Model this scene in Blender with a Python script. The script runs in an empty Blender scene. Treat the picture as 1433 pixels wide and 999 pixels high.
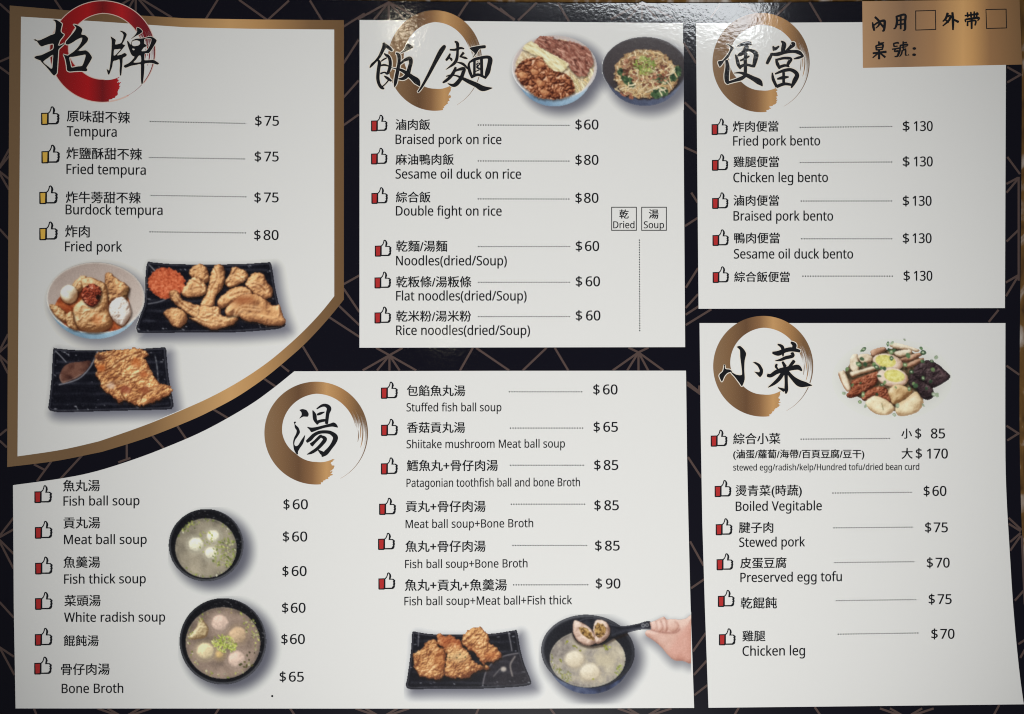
import bpy, math
import numpy as np
from mathutils import Vector

# ---------------------------------------------------------------- camera, light, exposure
SC = bpy.context.scene
COL = SC.collection
S = 0.0003                                     # metres per photo pixel: the sheet is about 43 cm wide
CX, CY = 716.5, 499.5
CAM_H = 0.55

def w2(x, y):
    return ((x - CX) * S, (CY - y) * S)

cam = bpy.data.cameras.new('camera')
cam_o = bpy.data.objects.new('camera', cam)
COL.objects.link(cam_o)
cam_o.location = (0, 0, CAM_H)
cam.sensor_width = 36
cam.lens = 36 * CAM_H / (1433 * S)
cam.clip_start, cam.clip_end = 0.01, 20
SC.camera = cam_o

world = bpy.data.worlds.new('World')
SC.world = world
world.use_nodes = True
world.node_tree.nodes['Background'].inputs[0].default_value = (0.9, 0.95, 1.0, 1)
world.node_tree.nodes['Background'].inputs[1].default_value = 0.06
SC.view_settings.view_transform = 'Standard'
SC.view_settings.look = 'None'
SC.view_settings.exposure = 0.0
SC.render.engine = 'CYCLES'
SC.cycles.filter_width = 1.08

def lamp(name, kind, loc, target, power, color, **kw):
    l = bpy.data.lights.new(name, kind)
    l.energy, l.color = power, color
    for k, v in kw.items(): setattr(l, k, v)
    o = bpy.data.objects.new(name, l)
    COL.objects.link(o)
    o.location = loc
    o.rotation_euler = (Vector(target) - Vector(loc)).to_track_quat('-Z', 'Y').to_euler()
    return o

# added key spot; its narrow soft cone dims the sheet towards the edges like vignetting
lamp('key_spot', 'SPOT', (0.05, -0.85, 1.5), (0.018, -0.026, 0), 119, (1.0, 0.99, 0.955), spot_size=math.radians(23.0), spot_blend=1.0, shadow_soft_size=0.09)
# ceiling lamp whose mirror image lies over the top edge of the glossy sheet
lamp('ceiling_lamp', 'AREA', (0.188, 0.585, 1.5), (0.05, 0.1, 0), 1.6, (0.93, 0.97, 1.0), shape='RECTANGLE', size=0.42, size_y=0.07)
# two small warm bulbs seen as glints
lamp('small_bulb', 'POINT', (-0.170, 0.512, 1.5), (0, 0, 0), 0.20, (1.0, 0.9, 0.68), shadow_soft_size=0.011)
lamp('small_bulb', 'POINT', (-0.104, 0.038, 1.5), (0, 0, 0), 0.035, (1.0, 0.93, 0.72), shadow_soft_size=0.010)

# ---------------------------------------------------------------- printed food pictures (pure numpy)
STEP = 0.7

def lin(c):
    c = np.asarray(c, float) / 255.0
    return np.where(c <= 0.04045, c / 12.92, ((c + 0.055) / 1.055) ** 2.4)

_TAB = np.random.RandomState(5).rand(8, 128, 128)

def hash2(ix, iy, seed):
    return _TAB[seed % 8, (ix.astype(np.int64) + seed * 37) & 127, (iy.astype(np.int64) + seed * 91) & 127]

def shift(a, dx, dy, fill=99.0):
    """the field a moved by dx, dy pixels, filled with far-outside values"""
    kx, ky = int(round(dx / STEP)), int(round(dy / STEP))
    out = np.full(a.shape, fill)
    h, w = a.shape
    out[max(ky, 0):h + min(ky, 0), max(kx, 0):w + min(kx, 0)] = a[max(-ky, 0):h - max(ky, 0), max(-kx, 0):w - max(kx, 0)]
    return out

def vnoise(x, y, seed=0):
    ix, iy = np.floor(x), np.floor(y)
    fx, fy = x - ix, y - iy
    fx, fy = fx * fx * (3 - 2 * fx), fy * fy * (3 - 2 * fy)
    a, b = hash2(ix, iy, seed), hash2(ix + 1, iy, seed)
    c, d = hash2(ix, iy + 1, seed), hash2(ix + 1, iy + 1, seed)
    return (a + (b - a) * fx) * (1 - fy) + (c + (d - c) * fx) * fy

def fbm(x, y, seed=0, octv=3):
    s, a, t = 0, 1.0, 0
    for o in range(octv):
        s = s + a * vnoise(x * 2 ** o + 17.3 * o, y * 2 ** o - 9.1 * o, seed + o); t += a; a *= 0.55
    return s / t

def cells(x, y, seed=0):
    ix, iy = np.floor(x), np.floor(y)
    f1 = np.full(x.shape, 9.0); f2 = np.full(x.shape, 9.0); cid = np.zeros(x.shape)
    for dx in (-1, 0, 1):
        for dy in (-1, 0, 1):
            cx, cy = ix + dx, iy + dy
            px = cx + hash2(cx, cy, seed); py = cy + hash2(cx, cy, seed + 7)
            d = np.hypot(x - px, y - py)
            new = d < f1
            f2 = np.where(new, f1, np.minimum(f2, d))
            cid = np.where(new, hash2(cx, cy, seed + 3), cid); f1 = np.where(new, d, f1)
    return f1, f2, cid

def sstep(a, b, x):
    t = np.clip((x - a) / (b - a), 0, 1)
    return t * t * (3 - 2 * t)

def spline(pts, n=5, closed=True, k=0.5):
    p = np.asarray(pts, float); N = len(p); out = []
    rng = range(N if closed else N - 1)
    for i in rng:
        if closed:
            a, b, c, d = p[i - 1], p[i], p[(i + 1) % N], p[(i + 2) % N]
        else:
            a, b, c, d = p[max(i - 1, 0)], p[i], p[i + 1], p[min(i + 2, N - 1)]
        m1, m2 = (c - a) * k, (d - b) * k
        for j in range(n):
            t = j / n
            out.append((2*t**3 - 3*t*t + 1) * b + (t**3 - 2*t*t + t) * m1 + (-2*t**3 + 3*t*t) * c + (t**3 - t*t) * m2)
    if not closed:
        out.append(p[-1])
    return np.array(out)

def ramp(t, stops):
    ts = [s[0] for s in stops]; cs = np.array([s[1] for s in stops], float)
    return np.stack([np.interp(t, ts, cs[:, i]) for i in range(3)], -1)

class Dish:
    """One printed dish picture: layers of (name, visible mask, sRGB colour) on a pixel grid."""
    def __init__(s, box, org, sc, white, seed):
        s.box, s.org, s.sc, s.white, s.seed = box, org, sc, np.array(white, float), seed
        x = np.arange(box[0], box[2], STEP); y = np.arange(box[1], box[3], STEP)
        s.PX, s.PY = np.meshgrid(x, y)
        s.X, s.Y = (s.PX - org[0]) * sc, (s.PY - org[1]) * sc      # tracing coordinates
        s.layers = []
        s.u = sc                                                    # tracing units per pixel
        s.rs = np.random.RandomState(seed)
    def n(s, size, seed=0, octv=3):
        return fbm(s.PX / size, s.PY / size, s.seed * 31 + seed, octv)
    def sd_poly(s, pts, smooth=True, n=4):
        p = spline(pts, n) if smooth else np.asarray(pts, float)
        x, y = s.X, s.Y
        d = np.full(x.shape, 1e18); inside = np.zeros(x.shape, bool)
        for i in range(len(p)):
            ax, ay = p[i - 1]; bx, by = p[i]
            ex, ey = bx - ax, by - ay
            l = ex * ex + ey * ey + 1e-9
            t = np.clip(((x - ax) * ex + (y - ay) * ey) / l, 0, 1)
            d = np.minimum(d, (x - ax - t * ex) ** 2 + (y - ay - t * ey) ** 2)
            c = (ay > y) != (by > y)
            inside ^= c & (x < (bx - ax) * (y - ay) / (by - ay + 1e-12) + ax)
        return np.where(inside, -1, 1) * np.sqrt(d) / s.u          # in pixels
    def sd_line(s, pts, smooth=True):
        p = spline(pts, 4, False) if smooth and len(pts) > 2 else np.asarray(pts, float)
        d = np.full(s.X.shape, 1e18)
        for i in range(1, len(p)):
            ax, ay = p[i - 1]; ex, ey = p[i] - p[i - 1]
            t = np.clip(((s.X - ax) * ex + (s.Y - ay) * ey) / (ex * ex + ey * ey + 1e-9), 0, 1)
            d = np.minimum(d, (s.X - ax - t * ex) ** 2 + (s.Y - ay - t * ey) ** 2)
        return np.sqrt(d) / s.u
    def sd_ell(s, cx, cy, rx, ry, rot=0):
        c, q = np.cos(rot), np.sin(rot)
        dx, dy = s.X - cx, s.Y - cy
        u, v = (dx * c + dy * q) / rx, (-dx * q + dy * c) / ry
        k = np.hypot(u, v) + 1e-3
        return np.maximum((k - 1) * k / (np.hypot(u / rx, v / ry) + 1e-6), -min(rx, ry)) / s.u
    def add(s, name, mask, rgb):
        rgb = np.broadcast_to(np.asarray(rgb, float), s.X.shape + (3,)).copy()
        s.layers.append([name, mask, rgb])
        return s.layers[-1]
    def over(s, L, alpha, rgb):
        a = np.clip(alpha, 0, 1)[..., None]
        L[2] = L[2] * (1 - a) + np.asarray(rgb, float) * a
    def shadow(s, sd, dx, dy, blur, dark, amt, clip=None):
        a = amt * (1 - sstep(-blur * .6, blur, shift(sd, dx, dy)))
        fade = np.minimum(np.minimum(s.PX - s.box[0], s.box[2] - s.PX), np.minimum(s.PY - s.box[1], s.box[3] - s.PY))
        a = a * (sstep(0, 7, fade) if clip is None else sstep(0, 7, np.minimum(np.minimum(s.PX - s.box[0], s.PY - s.box[1]), s.box[3] - s.PY)))
        m = (a > 0.012)
        if clip is not None and clip is not True: m &= clip
        prev = [q for q in s.layers if q[0] == 'printed_shadow']
        L = s.add('printed_shadow', m, np.where(prev[-1][1][..., None], prev[-1][2], s.white) if prev else s.white)
        s.over(L, a, dark)
        return L
    def shade(s, h, zs=1.0, light=(-0.45, -0.7, 0.75)):
        gy, gx = np.gradient(h, STEP)
        nz = 1.0 / np.sqrt((gx * zs) ** 2 + (gy * zs) ** 2 + 1)
        l = np.array(light) / np.linalg.norm(light)
        return np.clip((-gx * zs * l[0] - gy * zs * l[1] + l[2]) * nz, 0, 1)
    def lump(s, name, pts, stops, seed, dome=7, rough=1.6, size=5, edge=1.2, fine=.6, zs=1.0, smooth=True, rim=.35, cr=None, crumb=0):
        """a battered / soft food piece with a domed, wrinkled surface"""
        sd = (s.sd_poly(pts, smooth) if cr is None else s.sd_ell(*cr)) + (s.n(3.0, seed + 5, 2) - .5) * 2 * edge
        d = np.clip(-sd, 0, dome)
        h = np.sqrt(np.clip(1 - (1 - d / dome) ** 2, 0, 1)) * dome * .75
        rid = 1 - np.abs(2 * s.n(size, seed, 3) - 1)
        h = h + (rid - .5) * rough * 1.9 + (s.n(1.8, seed + 2, 2) - .5) * fine * 1.5
        gap = 0
        if crumb:                                # craggy batter: knobs of a few pixels with dark gaps
            q = s.n(5, seed + 21, 3) * 2.6
            f1, f2, cid = cells(s.PX / crumb + q, s.PY / crumb - q, seed)
            f1b, f2b, cb = cells(s.PX / (crumb * .55) + q, s.PY / (crumb * .55), seed + 1)
            h = h + (.7 - f1) * crumb * .75 + (.6 - f1b) * crumb * .3 + (cid - .5) * crumb * .5
            gap = .16 * (1 - sstep(.02, .3, f2 - f1)) * (cid > .5) - (cid - .5) * .22 + (s.n(9, seed + 31, 2) - .5) * .5
        sh = s.shade(h, zs * .8)
        t = np.clip((sh - .2) / .8, 0, 1) * .72 + (s.n(size * 1.6, seed + 9, 2) - .5) * .6 + .14
        t = (t - .5) * 1.15 + .47 - gap - rim * (1 - sstep(0, 2.2, -sd))
        c = ramp(t, stops); g = c @ np.array([.3, .59, .11])
        L = s.add(name, sd < 0, c * .84 + g[..., None] * .16 + 2)
        return L, sd
    def dark_under(s, sd, targets, dx=1.5, dy=2.0, amt=.6):
        """contact darkening inside the printed photo on the layers already painted below"""
        a = amt * (1 - sstep(-1, 2.5, shift(sd, dx, dy)))
        for L in targets: s.over(L, a, (28, 16, 10))
    def glints(s, L, n, region, rgb=(190, 195, 205), size=(.4, 1.1), lng=2.2, ang=0.3):
        ys, xs = np.nonzero(region)
        for _ in range(n):
            i = s.rs.randint(len(xs)); cx, cy = s.X[ys[i], xs[i]], s.Y[ys[i], xs[i]]
            w = s.rs.uniform(*size); a = ang + s.rs.uniform(-.5, .5)
            sd = s.sd_ell(cx, cy, w * s.u * s.rs.uniform(1, lng), w * s.u * .55, a)
            s.over(L, (1 - sstep(-.3, .6, sd)) * s.rs.uniform(.25, .8), rgb)
    def bits(s, name, n, where, cols, size=(.8, 1.8), asp=(1.2, 2.6)):
        m = np.zeros(s.X.shape, bool); rgb = np.zeros(s.X.shape + (3,))
        ys, xs = np.nonzero(where)
        for _ in range(n):
            i = s.rs.randint(len(xs)); cx, cy = s.X[ys[i], xs[i]], s.Y[ys[i], xs[i]]
            w = s.rs.uniform(*size)
            sd = s.sd_ell(cx, cy, w * s.u * s.rs.uniform(*asp), w * s.u, s.rs.uniform(0, 3.14))
            k = sd < 0; c = np.array(cols[s.rs.randint(len(cols))], float) * s.rs.uniform(.8, 1.12)
            rgb[k] = c; rgb[k] *= (1 + .22 * np.clip(-sd[k], 0, 1.5) - .2)[:, None]; m |= k
        return s.add(name, m, rgb)
    def strands(s, name, n, where, cols, ln=(6, 16), w=(.55, .9), ang=None, curl=.5):
        m = np.zeros(s.X.shape, bool); rgb = np.zeros(s.X.shape + (3,))
        ys, xs = np.nonzero(where)
        for _ in range(n):
            i = s.rs.randint(len(xs)); cx, cy = s.X[ys[i], xs[i]], s.Y[ys[i], xs[i]]
            a = s.rs.uniform(0, 6.28) if ang is None else ang + s.rs.uniform(-.5, .5)
            l = s.rs.uniform(*ln) * s.u / 4; p = [(cx, cy)]
            for _k in range(4):
                a += s.rs.uniform(-curl, curl); p.append((p[-1][0] + np.cos(a) * l, p[-1][1] + np.sin(a) * l))
            ww = s.rs.uniform(*w); d = s.sd_line(p); k = (d < ww) & where
            c = np.array(cols[s.rs.randint(len(cols))], float) * s.rs.uniform(.85, 1.1)
            rgb[k] = c * (1.08 - .45 * (d[k] / ww)[:, None] ** 2); m |= k
        return s.add(name, m, rgb)

def blur(a, sig):
    r = int(3 * sig + 1); k = np.exp(-.5 * (np.arange(-r, r + 1) / sig) ** 2); k /= k.sum()
    a = np.pad(a, ((r, r), (r, r), (0, 0)), mode='edge')
    a = sum(k[i] * a[i:a.shape[0] - 2 * r + i] for i in range(2 * r + 1))
    return sum(k[i] * a[:, i:a.shape[1] - 2 * r + i] for i in range(2 * r + 1))

def finish(d, soft=.75):
    """one soft, slightly grainy printed photograph: every layer takes its colours from the blended picture"""
    im = np.broadcast_to(d.white, d.X.shape + (3,)).copy()
    for nm, m, c in d.layers: im[m] = c[m]
    im = .82 * blur(im, soft / STEP * .75) + .18 * blur(im, 2.4)
    sharp = np.any([m for nm, m, c in d.layers if nm != 'printed_shadow'], axis=0)
    g = (fbm(d.PX / 1.3, d.PY / 1.3, 3, 2) - .5)[..., None] * 16
    for L in d.layers:
        if L[0] != 'printed_shadow': L[2] = np.clip(im + g, 0, 255)
    return d

FRY = [(0, (104, 58, 32)), (.3, (166, 108, 64)), (.55, (200, 142, 86)), (.8, (226, 178, 120)), (1.05, (244, 212, 164))]
CRISP = [(0, (112, 56, 28)), (.3, (178, 108, 58)), (.55, (206, 140, 76)), (.8, (230, 176, 108)), (1.05, (246, 212, 156))]
NAVY = (80, 81, 95)

def bowl(d, c, r, body, inset, cin, crim, cbody, shadow=(9, 7, 14), amt=.8, clip=None, name='bowl'):
    """a round bowl seen from above at a slant: outside, rim and inside"""
    so = d.sd_ell(*c, *r); sb = np.where(d.Y > c[1], d.sd_ell(*body), 99.0)
    outer = np.minimum(so, sb)
    sh = d.shadow(outer, shadow[0], shadow[1], shadow[2], NAVY, amt, clip)
    L = d.add(name, outer < 0, (0, 0, 0))
    v = np.clip((d.Y - c[1]) / (body[1] + body[3] - c[1]), 0, 1)
    hx = (d.X - c[0]) / r[0]
    L[2] = ramp(np.clip(.55 + .35 * hx - .5 * (v - .5) + (d.n(9, 1, 2) - .5) * .25, 0, 1), cbody)
    ins = so < 0
    rimc = ramp(np.clip(.5 + .5 * (d.Y - c[1]) / r[1] - .25 * hx, 0, 1), crim)
    d.over(L, 1 - sstep(-.4, .5, so), rimc)
    si = so + inset
    t = np.clip(.5 + .5 * (d.Y - c[1]) / r[1] + .2 * hx + (d.n(14, 3, 2) - .5) * .18, 0, 1)
    d.over(L, 1 - sstep(-.5, .5, si), ramp(t, cin))
    return L, so, outer

def tray(d, pts, clip_shadow=True, edge=(118, 120, 130)):
    sd = d.sd_poly(pts)
    d.shadow(sd, 7, 8, 15, NAVY, .78)
    L = d.add('tray', sd < 0, (12, 12, 20))
    d.over(L, (d.n(8, 2, 2) - .35) * .4, (34, 34, 46))
    rim = np.exp(-((sd + 2.2) / .7) ** 2) * (.35 + .65 * d.n(7, 4, 2))
    d.over(L, rim * .75, edge)
    low = np.exp(-((sd + 1.0) / .7) ** 2)
    d.over(L, low * .6, (8, 8, 14))
    wob = np.sin(d.PY / 2.3 + 2 * d.n(22, 6, 2)) * .5 + .5
    d.over(L, np.where(sd < -6, wob ** 6 * d.n(16, 8, 2) * .55, 0), (78, 80, 92))
    d.glints(L, 34, (sd < -3) & (sd > -9), (205, 208, 214))
    d.glints(L, 26, sd < -7, (120, 122, 134), (.3, .7))
    return L, sd

def dish_tempura_bowl():
    d = Dish((52, 356, 232, 502), (50, 350), 7.135, (192, 191, 187), 1)
    L, so, _ = bowl(d, (597, 477), (491, 358), (590, 500, 462, 386), 2.2,
        [(0, (158, 142, 134)), (.5, (176, 162, 154)), (1, (188, 176, 168))],
        [(0, (178, 168, 160)), (.6, (200, 196, 190)), (1, (214, 212, 206))],
        [(0, (84, 112, 134)), (.5, (136, 168, 188)), (1, (176, 200, 212))], (7, 7, 13), .62)
    sp = d.sd_poly([(190, 600), (230, 480), (330, 400), (440, 330), (700, 330), (900, 430), (945, 650), (860, 772), (700, 812), (450, 806), (290, 744)])
    S = d.add('broth', sp < 0, ramp(d.n(6, 1), [(.2, (92, 36, 16)), (.5, (146, 66, 34)), (.8, (184, 104, 60))]))
    base = [L, S]
    def P(nm, pts, stops, seed, **k):
        M, sd = d.lump(nm, pts, stops, seed, **k); d.dark_under(sd, base); base.append(M); return M, sd
    TAN = [(0, (110, 62, 30)), (.3, (172, 116, 66)), (.55, (208, 160, 106)), (.8, (228, 192, 142)), (1.05, (242, 220, 184))]
    P('fish_cake', [(360, 350), (455, 258), (505, 272), (480, 350), (430, 420)], TAN, 3, dome=6)
    P('fried_tofu', [(695, 235), (750, 228), (805, 280), (925, 360), (905, 420), (860, 480), (770, 495), (740, 525), (708, 430), (690, 330)], FRY, 4, dome=8, rough=2.2, size=7)
    P('fried_tofu', [(850, 450), (925, 365), (922, 450), (885, 505)], [(0, (60, 34, 16)), (.5, (120, 78, 40)), (1, (170, 120, 70))], 5, dome=4)
    M, sd = P('fish_cake', [(455, 300), (530, 268), (620, 300), (690, 335), (715, 430), (725, 560), (742, 640), (762, 720), (720, 785), (600, 822), (480, 806), (400, 745), (368, 620), (400, 540), (468, 480), (470, 390)], TAN, 6, dome=16, rough=2.0, size=9, edge=.6)
    d.over(M, np.exp(-(d.sd_line([(480, 560), (440, 640), (450, 730)]) / 1.3) ** 2) * .3, (120, 66, 30))
    d.over(M, np.exp(-(d.sd_line([(640, 520), (600, 640), (620, 760)]) / 1.6) ** 2) * .25, (120, 66, 30))
    d.over(M, (1 - sstep(-4, 5, d.sd_ell(620, 690, 60, 45))) * .4, (206, 120, 70))
    P('fish_cake', [(135, 552), (200, 545), (250, 575), (305, 640), (300, 710), (240, 690), (180, 630)], TAN, 7, dome=6)
    P('fish_cake', [(300, 640), (368, 620), (395, 740), (425, 800), (330, 765), (300, 700)], TAN, 8, dome=6)
    M, sd = P('chili_sauce', [(470, 390), (560, 335), (640, 370), (655, 450), (625, 525), (560, 565), (500, 530), (462, 470)],
      [(0, (58, 14, 8)), (.3, (126, 36, 18)), (.6, (176, 66, 38)), (.85, (206, 110, 76)), (1.05, (238, 190, 160))], 9, dome=9, rough=2.6, size=3, fine=1.4)
    d.over(M, 1 - sstep(-1, 1.5, d.sd_ell(625, 470, 22, 26)), (28, 16, 12))
    d.over(M, 1 - sstep(-1, 1.5, d.sd_ell(520, 362, 14, 12)), (60, 16, 12))
    EGG = [(0, (150, 104, 66)), (.35, (196, 172, 138)), (.6, (222, 214, 192)), (1, (236, 234, 220))]
    P('egg_ball', None, EGG, 10, cr=(333, 438, 86, 92), dome=13, rough=.15, fine=.1, edge=.1, rim=.1)
    WH = [(0, (140, 112, 96)), (.3, (190, 176, 166)), (.55, (218, 212, 204)), (1, (240, 238, 232))]
    P('meat_ball', [(850, 465), (905, 495), (942, 560), (950, 640), (905, 715), (862, 752), (800, 722), (748, 655), (730, 580), (768, 505)], WH, 11, dome=12, rough=1.5, size=6, edge=.5, rim=.15)
    return finish(d)

def dish_tempura_tray():
    d = Dish((178, 354, 432, 494), (185, 350), 6.23, (196, 196, 193), 2)
    T, ts = tray(d, [(130, 106), (180, 104), (400, 120), (900, 120), (1150, 106), (1205, 108), (1225, 190), (1245, 320), (1285, 500), (1335, 640), (1305, 672), (1230, 690), (900, 714), (500, 716), (90, 722), (42, 700), (35, 665), (70, 560), (106, 450), (112, 250)])
    d.layers[0][1] &= d.PY < np.interp(d.PX, [354, 380, 404, 427, 449], [521.5, 502.8, 482.5, 461, 437.7]) - 1.2
    base = [T]
    d.over(T, np.exp(-(d.sd_line([(140, 468), (250, 446), (340, 395)]) / .9) ** 2) * .8, (130, 132, 140))
    d.over(T, np.exp(-(d.sd_line([(150, 130), (190, 170), (240, 225)]) / .8) ** 2) * .7, (190, 190, 190))
    sd = d.sd_ell(298, 290, 162, 136, .1) + (d.n(3, 1, 3) - .5) * 6
    C = d.add('chili_powder', sd < 0, ramp(d.n(2.2, 3, 3) + .12 * np.clip(-sd / 8, -1, 1), [(.2, (120, 46, 26)), (.45, (172, 76, 46)), (.7, (198, 104, 68)), (.95, (214, 132, 98))]))
    base.append(C)
    def P(pts, seed, **k):
        k['rim'] = .5; k['rough'] = k.get('rough', 2) * .85; k['size'] = k.get('size', 5) * 1.35; k['fine'] = .35
        M, q = d.lump('fried_tempura', pts, FRY, seed, **k); d.dark_under(q, base, 1, 2, .7); base.append(M); return M
    P([(500, 172), (555, 126), (610, 120), (655, 170), (667, 262), (620, 285), (560, 262), (510, 232)], 11, dome=7, rough=2.4, size=5)
    P([(510, 247), (570, 235), (640, 290), (642, 372), (580, 402), (490, 408), (438, 388), (440, 340), (478, 290)], 12, dome=8, rough=2.4, size=6)
    P([(870, 150), (940, 155), (1000, 190), (1006, 235), (960, 282), (900, 312), (850, 327), (808, 290), (820, 250), (850, 210)], 13, dome=7, rough=2.6, size=5)
    P([(1040, 210), (1100, 195), (1142, 212), (1170, 270), (1222, 340), (1212, 402), (1170, 422), (1080, 402), (1040, 350), (988, 300)], 14, dome=8, rough=2.5, size=6)
    M = P([(880, 330), (980, 318), (1034, 350), (1044, 390), (950, 430), (850, 470), (780, 508), (738, 470), (768, 410)], 15, dome=7, rough=2.2, size=6)
    P([(750, 115), (785, 130), (806, 200), (800, 280), (770, 350), (730, 400), (705, 490), (640, 525), (596, 470), (640, 390), (660, 330), (680, 230), (702, 160)], 16, dome=8, rough=1.8, size=6)
    P([(318, 377), (365, 345), (412, 380), (440, 430), (520, 460), (604, 492), (612, 565), (580, 595), (500, 565), (430, 512), (368, 462)], 17, dome=6, rough=2.0, size=5)
    P([(600, 478), (680, 488), (762, 500), (784, 570), (900, 568), (924, 590), (880, 645), (800, 672), (700, 688), (620, 662), (560, 624), (496, 590), (560, 580)], 18, dome=8, rough=2.6, size=6)
    M = P([(955, 388), (1070, 378), (1150, 420), (1230, 478), (1290, 480), (1312, 560), (1338, 622), (1290, 652), (1180, 652), (1080, 626), (980, 612), (910, 570), (830, 572), (806, 530), (850, 470)], 19, dome=12, rough=1.7, size=9)
    d.over(M, (1 - sstep(-5, 9, d.sd_ell(960, 430, 80, 26, -.1))) * .6, (120, 52, 26))
    d.over(M, np.exp(-(d.sd_line([(900, 520), (1050, 560), (1250, 590)]) / 2) ** 2) * .3, (246, 212, 160))
    for ln in ([(520, 260), (580, 290), (620, 340)], [(540, 330), (600, 320)], [(720, 160), (740, 240), (690, 330), (680, 400)], [(850, 240), (910, 220), (960, 250)], [(1040, 290), (1100, 300), (1160, 350)], [(620, 560), (700, 540), (760, 580)], [(560, 590), (660, 630), (780, 620)], [(380, 400), (450, 480), (560, 540)], [(850, 400), (920, 370), (1010, 360)], [(900, 560), (960, 500), (1100, 510)], [(320, 560), (380, 570), (440, 560)]):
        w = d.sd_line(ln) + (d.n(4, 8, 2) - .5) * 2.5
        for Q in base[2:]:
            d.over(Q, np.exp(-(w / 1.1) ** 2) * .5, (124, 70, 36)); d.over(Q, np.exp(-((w - 2.2) / 1.2) ** 2) * .35, (246, 216, 170))
    P([(272, 546), (320, 510), (380, 500), (440, 520), (477, 572), (466, 632), (410, 672), (350, 652), (310, 602)], 20, dome=8, rough=2.2, size=6)
    return finish(d)

def dish_cutlet_tray():
    d = Dish((54, 474, 272, 606), (50, 475), 6.824, (190, 190, 188), 3)
    T, ts = tray(d, [(165, 95), (200, 84), (420, 100), (900, 92), (1180, 75), (1238, 80), (1248, 140), (1268, 350), (1312, 600), (1300, 652), (1250, 667), (850, 677), (300, 692), (160, 684), (118, 655), (124, 600), (150, 350)])
    d.over(T, np.exp(-(d.sd_line([(225, 432), (400, 380), (500, 290), (552, 205), (590, 118)]) / .9) ** 2) * .9, (150, 150, 158))
    d.over(T, np.exp(-(d.sd_line([(190, 110), (240, 160), (290, 215)]) / .7) ** 2) * .8, (180, 182, 188))
    d.over(T, np.exp(-(d.sd_line([(1140, 150), (1160, 270), (1170, 395)]) / .8) ** 2) * d.n(3, 1, 2) * 1.1, (190, 194, 198))
    d.layers[0][1] &= d.PY < np.interp(d.PX, [150, 208.6, 267, 297], [613.6, 592.8, 568.4, 554.5]) - 1.2
    sd = d.sd_poly([(228, 340), (270, 260), (330, 225), (430, 212), (525, 206), (490, 285), (400, 362), (270, 414), (235, 390)])
    S = d.add('dipping_sauce', sd < 0, ramp(d.n(9, 1, 2) + .1, [(.2, (46, 24, 22)), (.55, (78, 48, 40)), (.8, (104, 70, 58))]))
    d.over(S, np.exp(-((sd + 1.2) / .8) ** 2) * .5 * (d.Y > 330), (160, 140, 130))
    pts = [(575, 140), (650, 115), (780, 95), (900, 90), (930, 78), (1020, 95), (1078, 146), (1040, 172), (1082, 250), (1112, 320), (1146, 380), (1182, 420), (1232, 424), (1292, 460), (1296, 502), (1200, 562), (1100, 602), (1000, 632), (920, 612), (850, 577), (800, 602), (740, 542), (660, 492), (620, 452), (608, 380), (575, 342), (590, 300), (563, 230)]
    M, q = d.lump('pork_cutlet', pts, CRISP, 5, dome=6, rough=1.2, size=7, fine=.6, edge=2.0, crumb=6.5)
    d.dark_under(q, [T, S], 1, 2, .8)
    for ln in ([(590, 320), (700, 280), (800, 200), (900, 150), (1000, 120)], [(620, 440), (720, 410), (860, 400), (960, 350), (1090, 300)], [(800, 330), (900, 340), (1000, 320)],
               [(640, 480), (760, 420), (840, 410)], [(850, 560), (820, 500), (880, 440)], [(1000, 600), (1040, 520), (1170, 460)], [(600, 200), (680, 170), (760, 110)]):
        w = d.sd_line(ln) + (d.n(4, 8, 2) - .5) * 2.5
        d.over(M, np.exp(-(w / 1.15) ** 2) * .85 * (q < 0), (92, 42, 20))
        d.over(M, np.exp(-((w - 1.8) / .9) ** 2) * .3, (248, 216, 160))
    for (x, y, r, c) in ((860, 480, 40, (130, 62, 44)), (610, 175, 34, (58, 26, 20)), (1040, 480, 44, (120, 58, 36)), (620, 270, 40, (176, 92, 44)), (960, 220, 40, (166, 88, 44)), (720, 440, 30, (214, 190, 170)), (1030, 330, 30, (170, 90, 50))):
        d.over(M, (1 - sstep(-2, 4, d.sd_ell(x, y, r, r * .75) + (d.n(3, 3, 2) - .5) * 5)) * .75, c)
    return finish(d)

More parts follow.
